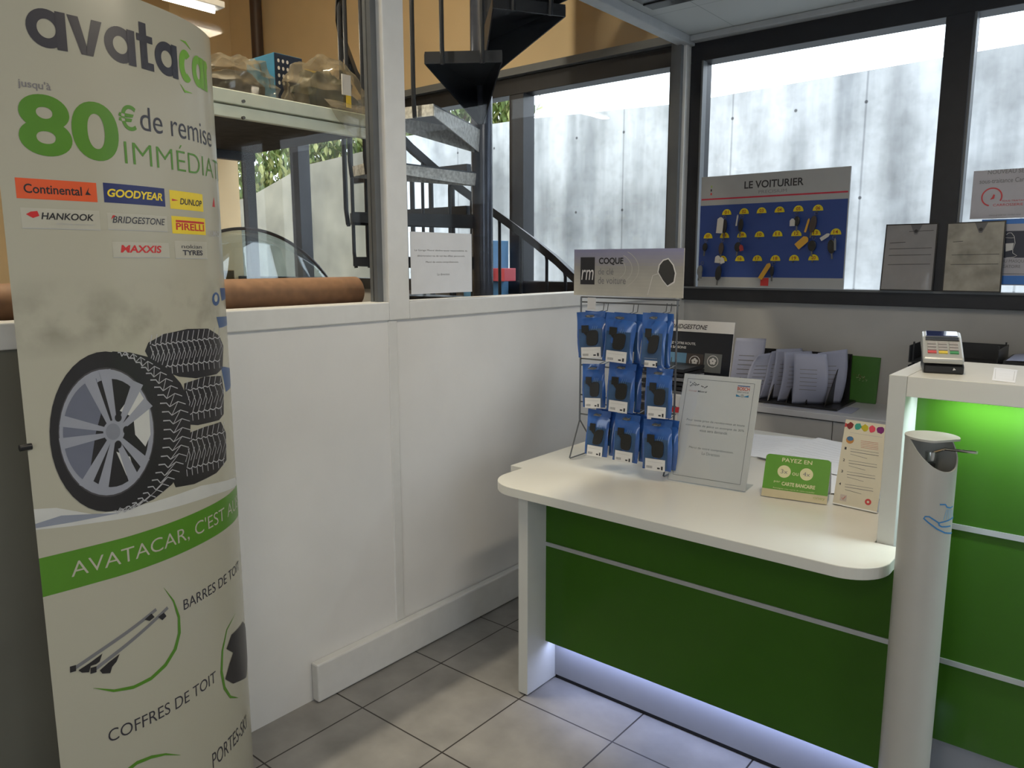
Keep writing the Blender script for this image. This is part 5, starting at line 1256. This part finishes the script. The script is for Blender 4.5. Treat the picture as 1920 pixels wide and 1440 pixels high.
def keyset(label, hook, fob=None, tags=(), extra=None, dz=0):
    u, v = HP[hook] if isinstance(hook, int) else hook; v -= .022+dz
    k = thing('car_key', label, 'car key', (u, KY-.024, v), 'keys hanging on the key board')
    Y_ = KY-.026
    build('key_ring', MB().tube([(u+.008*math.cos(th), Y_+.0, v-.004+.008*math.sin(th)) for th in [2*PI*i/14 for i in range(14)]], .0010, 5, closed=True), M_wire, k)
    if fob:
        dx, l, wd, m_, rot = fob; R3 = Matrix.Translation((u+dx, Y_, v-.012)) @ Matrix.Rotation(rot, 4, 'Y')
        mb = MB(); mb.prism([(wd/2*math.cos(th), -l*.5-.004+l*.5*math.sin(th)) for th in [2*PI*i/16 for i in range(16)]], -.006, .006, lambda p, s_: R3 @ Vector((p[0], s_, p[1])))
        build('key_fob', mb, m_, k, bevel=.002)
        mb = MB().box(-.004, .004, -.0015, .0015, -l-.030, -l-.002, R3); build('key_blade', mb, M_wire, k)
    for (dx, dz_, tw2, th2, rot, m_) in tags:
        R3 = Matrix.Translation((u+dx, Y_-.009, v+dz_)) @ Matrix.Rotation(rot, 4, 'Y')
        build('key_tag', MB().prism([(-tw2/2, -th2), (tw2/2, -th2), (tw2/2, -.010), (tw2*.15, 0), (-tw2*.15, 0), (-tw2/2, -.010)], -.001, .001, lambda p, s_: R3 @ Vector((p[0], s_, p[1]))), m_, k)
tagw = mat('tag_white', (.50, .49, .47), .5); tagy = mat('tag_yellow', (.55, .30, .03), .5); kb_ = mat('key_black', (.012, .013, .015), .3); kbr = mat('key_brown', (.05, .035, .03), .4); kg = mat('key_grey_metal', (.16, .17, .18), .4)
keyset('long white key tag with black key under hook 01', 1, (.004, .075, .024, kb_, .05), [(-.018, -.005, .036, .085, .08, tagw)])
keyset('slim dark car key with pale edge under hook 02', 2, (-.002, .070, .026, kb_, .08), [(-.020, .005, .008, .060, .12, tagw)])
keyset('black car key over a white tag under hook 05', 5, (.004, .050, .030, kb_, 0), [(-.016, -.028, .026, .038, 0, tagw)])
keyset('long brown black key under hook 06', 6, (-.006, .085, .034, kbr, .15), [(-.030, -.030, .010, .070, .25, tagy)])
keyset('small dark key bunch under hook 07', 7, (-.002, .045, .026, kb_, .1))
keyset('grey brown key under hook 08', 8, (-.004, .065, .028, kbr, .05))
keyset('dark key with red fob under hook 09', 9, (-.008, .050, .034, kb_, .1), [(.010, -.030, .022, .034, -.2, mat('tag_red', (.3, .03, .03), .5))])
keyset('dark key with tilted yellow tag under hook 13', 13, (-.006, .055, .040, kb_, 0), [(-.028, -.002, .036, .070, .85, tagy)])
keyset('black and steel key with white tag under hook 14', 14, (-.014, .070, .036, kb_, -.1), [(-.020, .012, .018, .050, 1.0, tagw), (.008, -.010, .010, .060, -.05, kg)])
keyset('bunch of dark keys with white charm under hook 15', 15, (-.006, .080, .034, kb_, .1), [(-.012, .040, .030, .040, .1, tagw), (.006, .030, .026, .034, -.3, tagw)])
keyset('grey key bunch at the lower left edge of the key board', H_(160, 1000), (-.008, .060, .030, kg, .15), [(-.004, -.050, .020, .040, .1, kg)])
keyset('black key with long yellow tag under hook 18', 18, (-.006, .055, .020, kb_, 0), [(-.016, -.004, .024, .095, .55, tagy)])
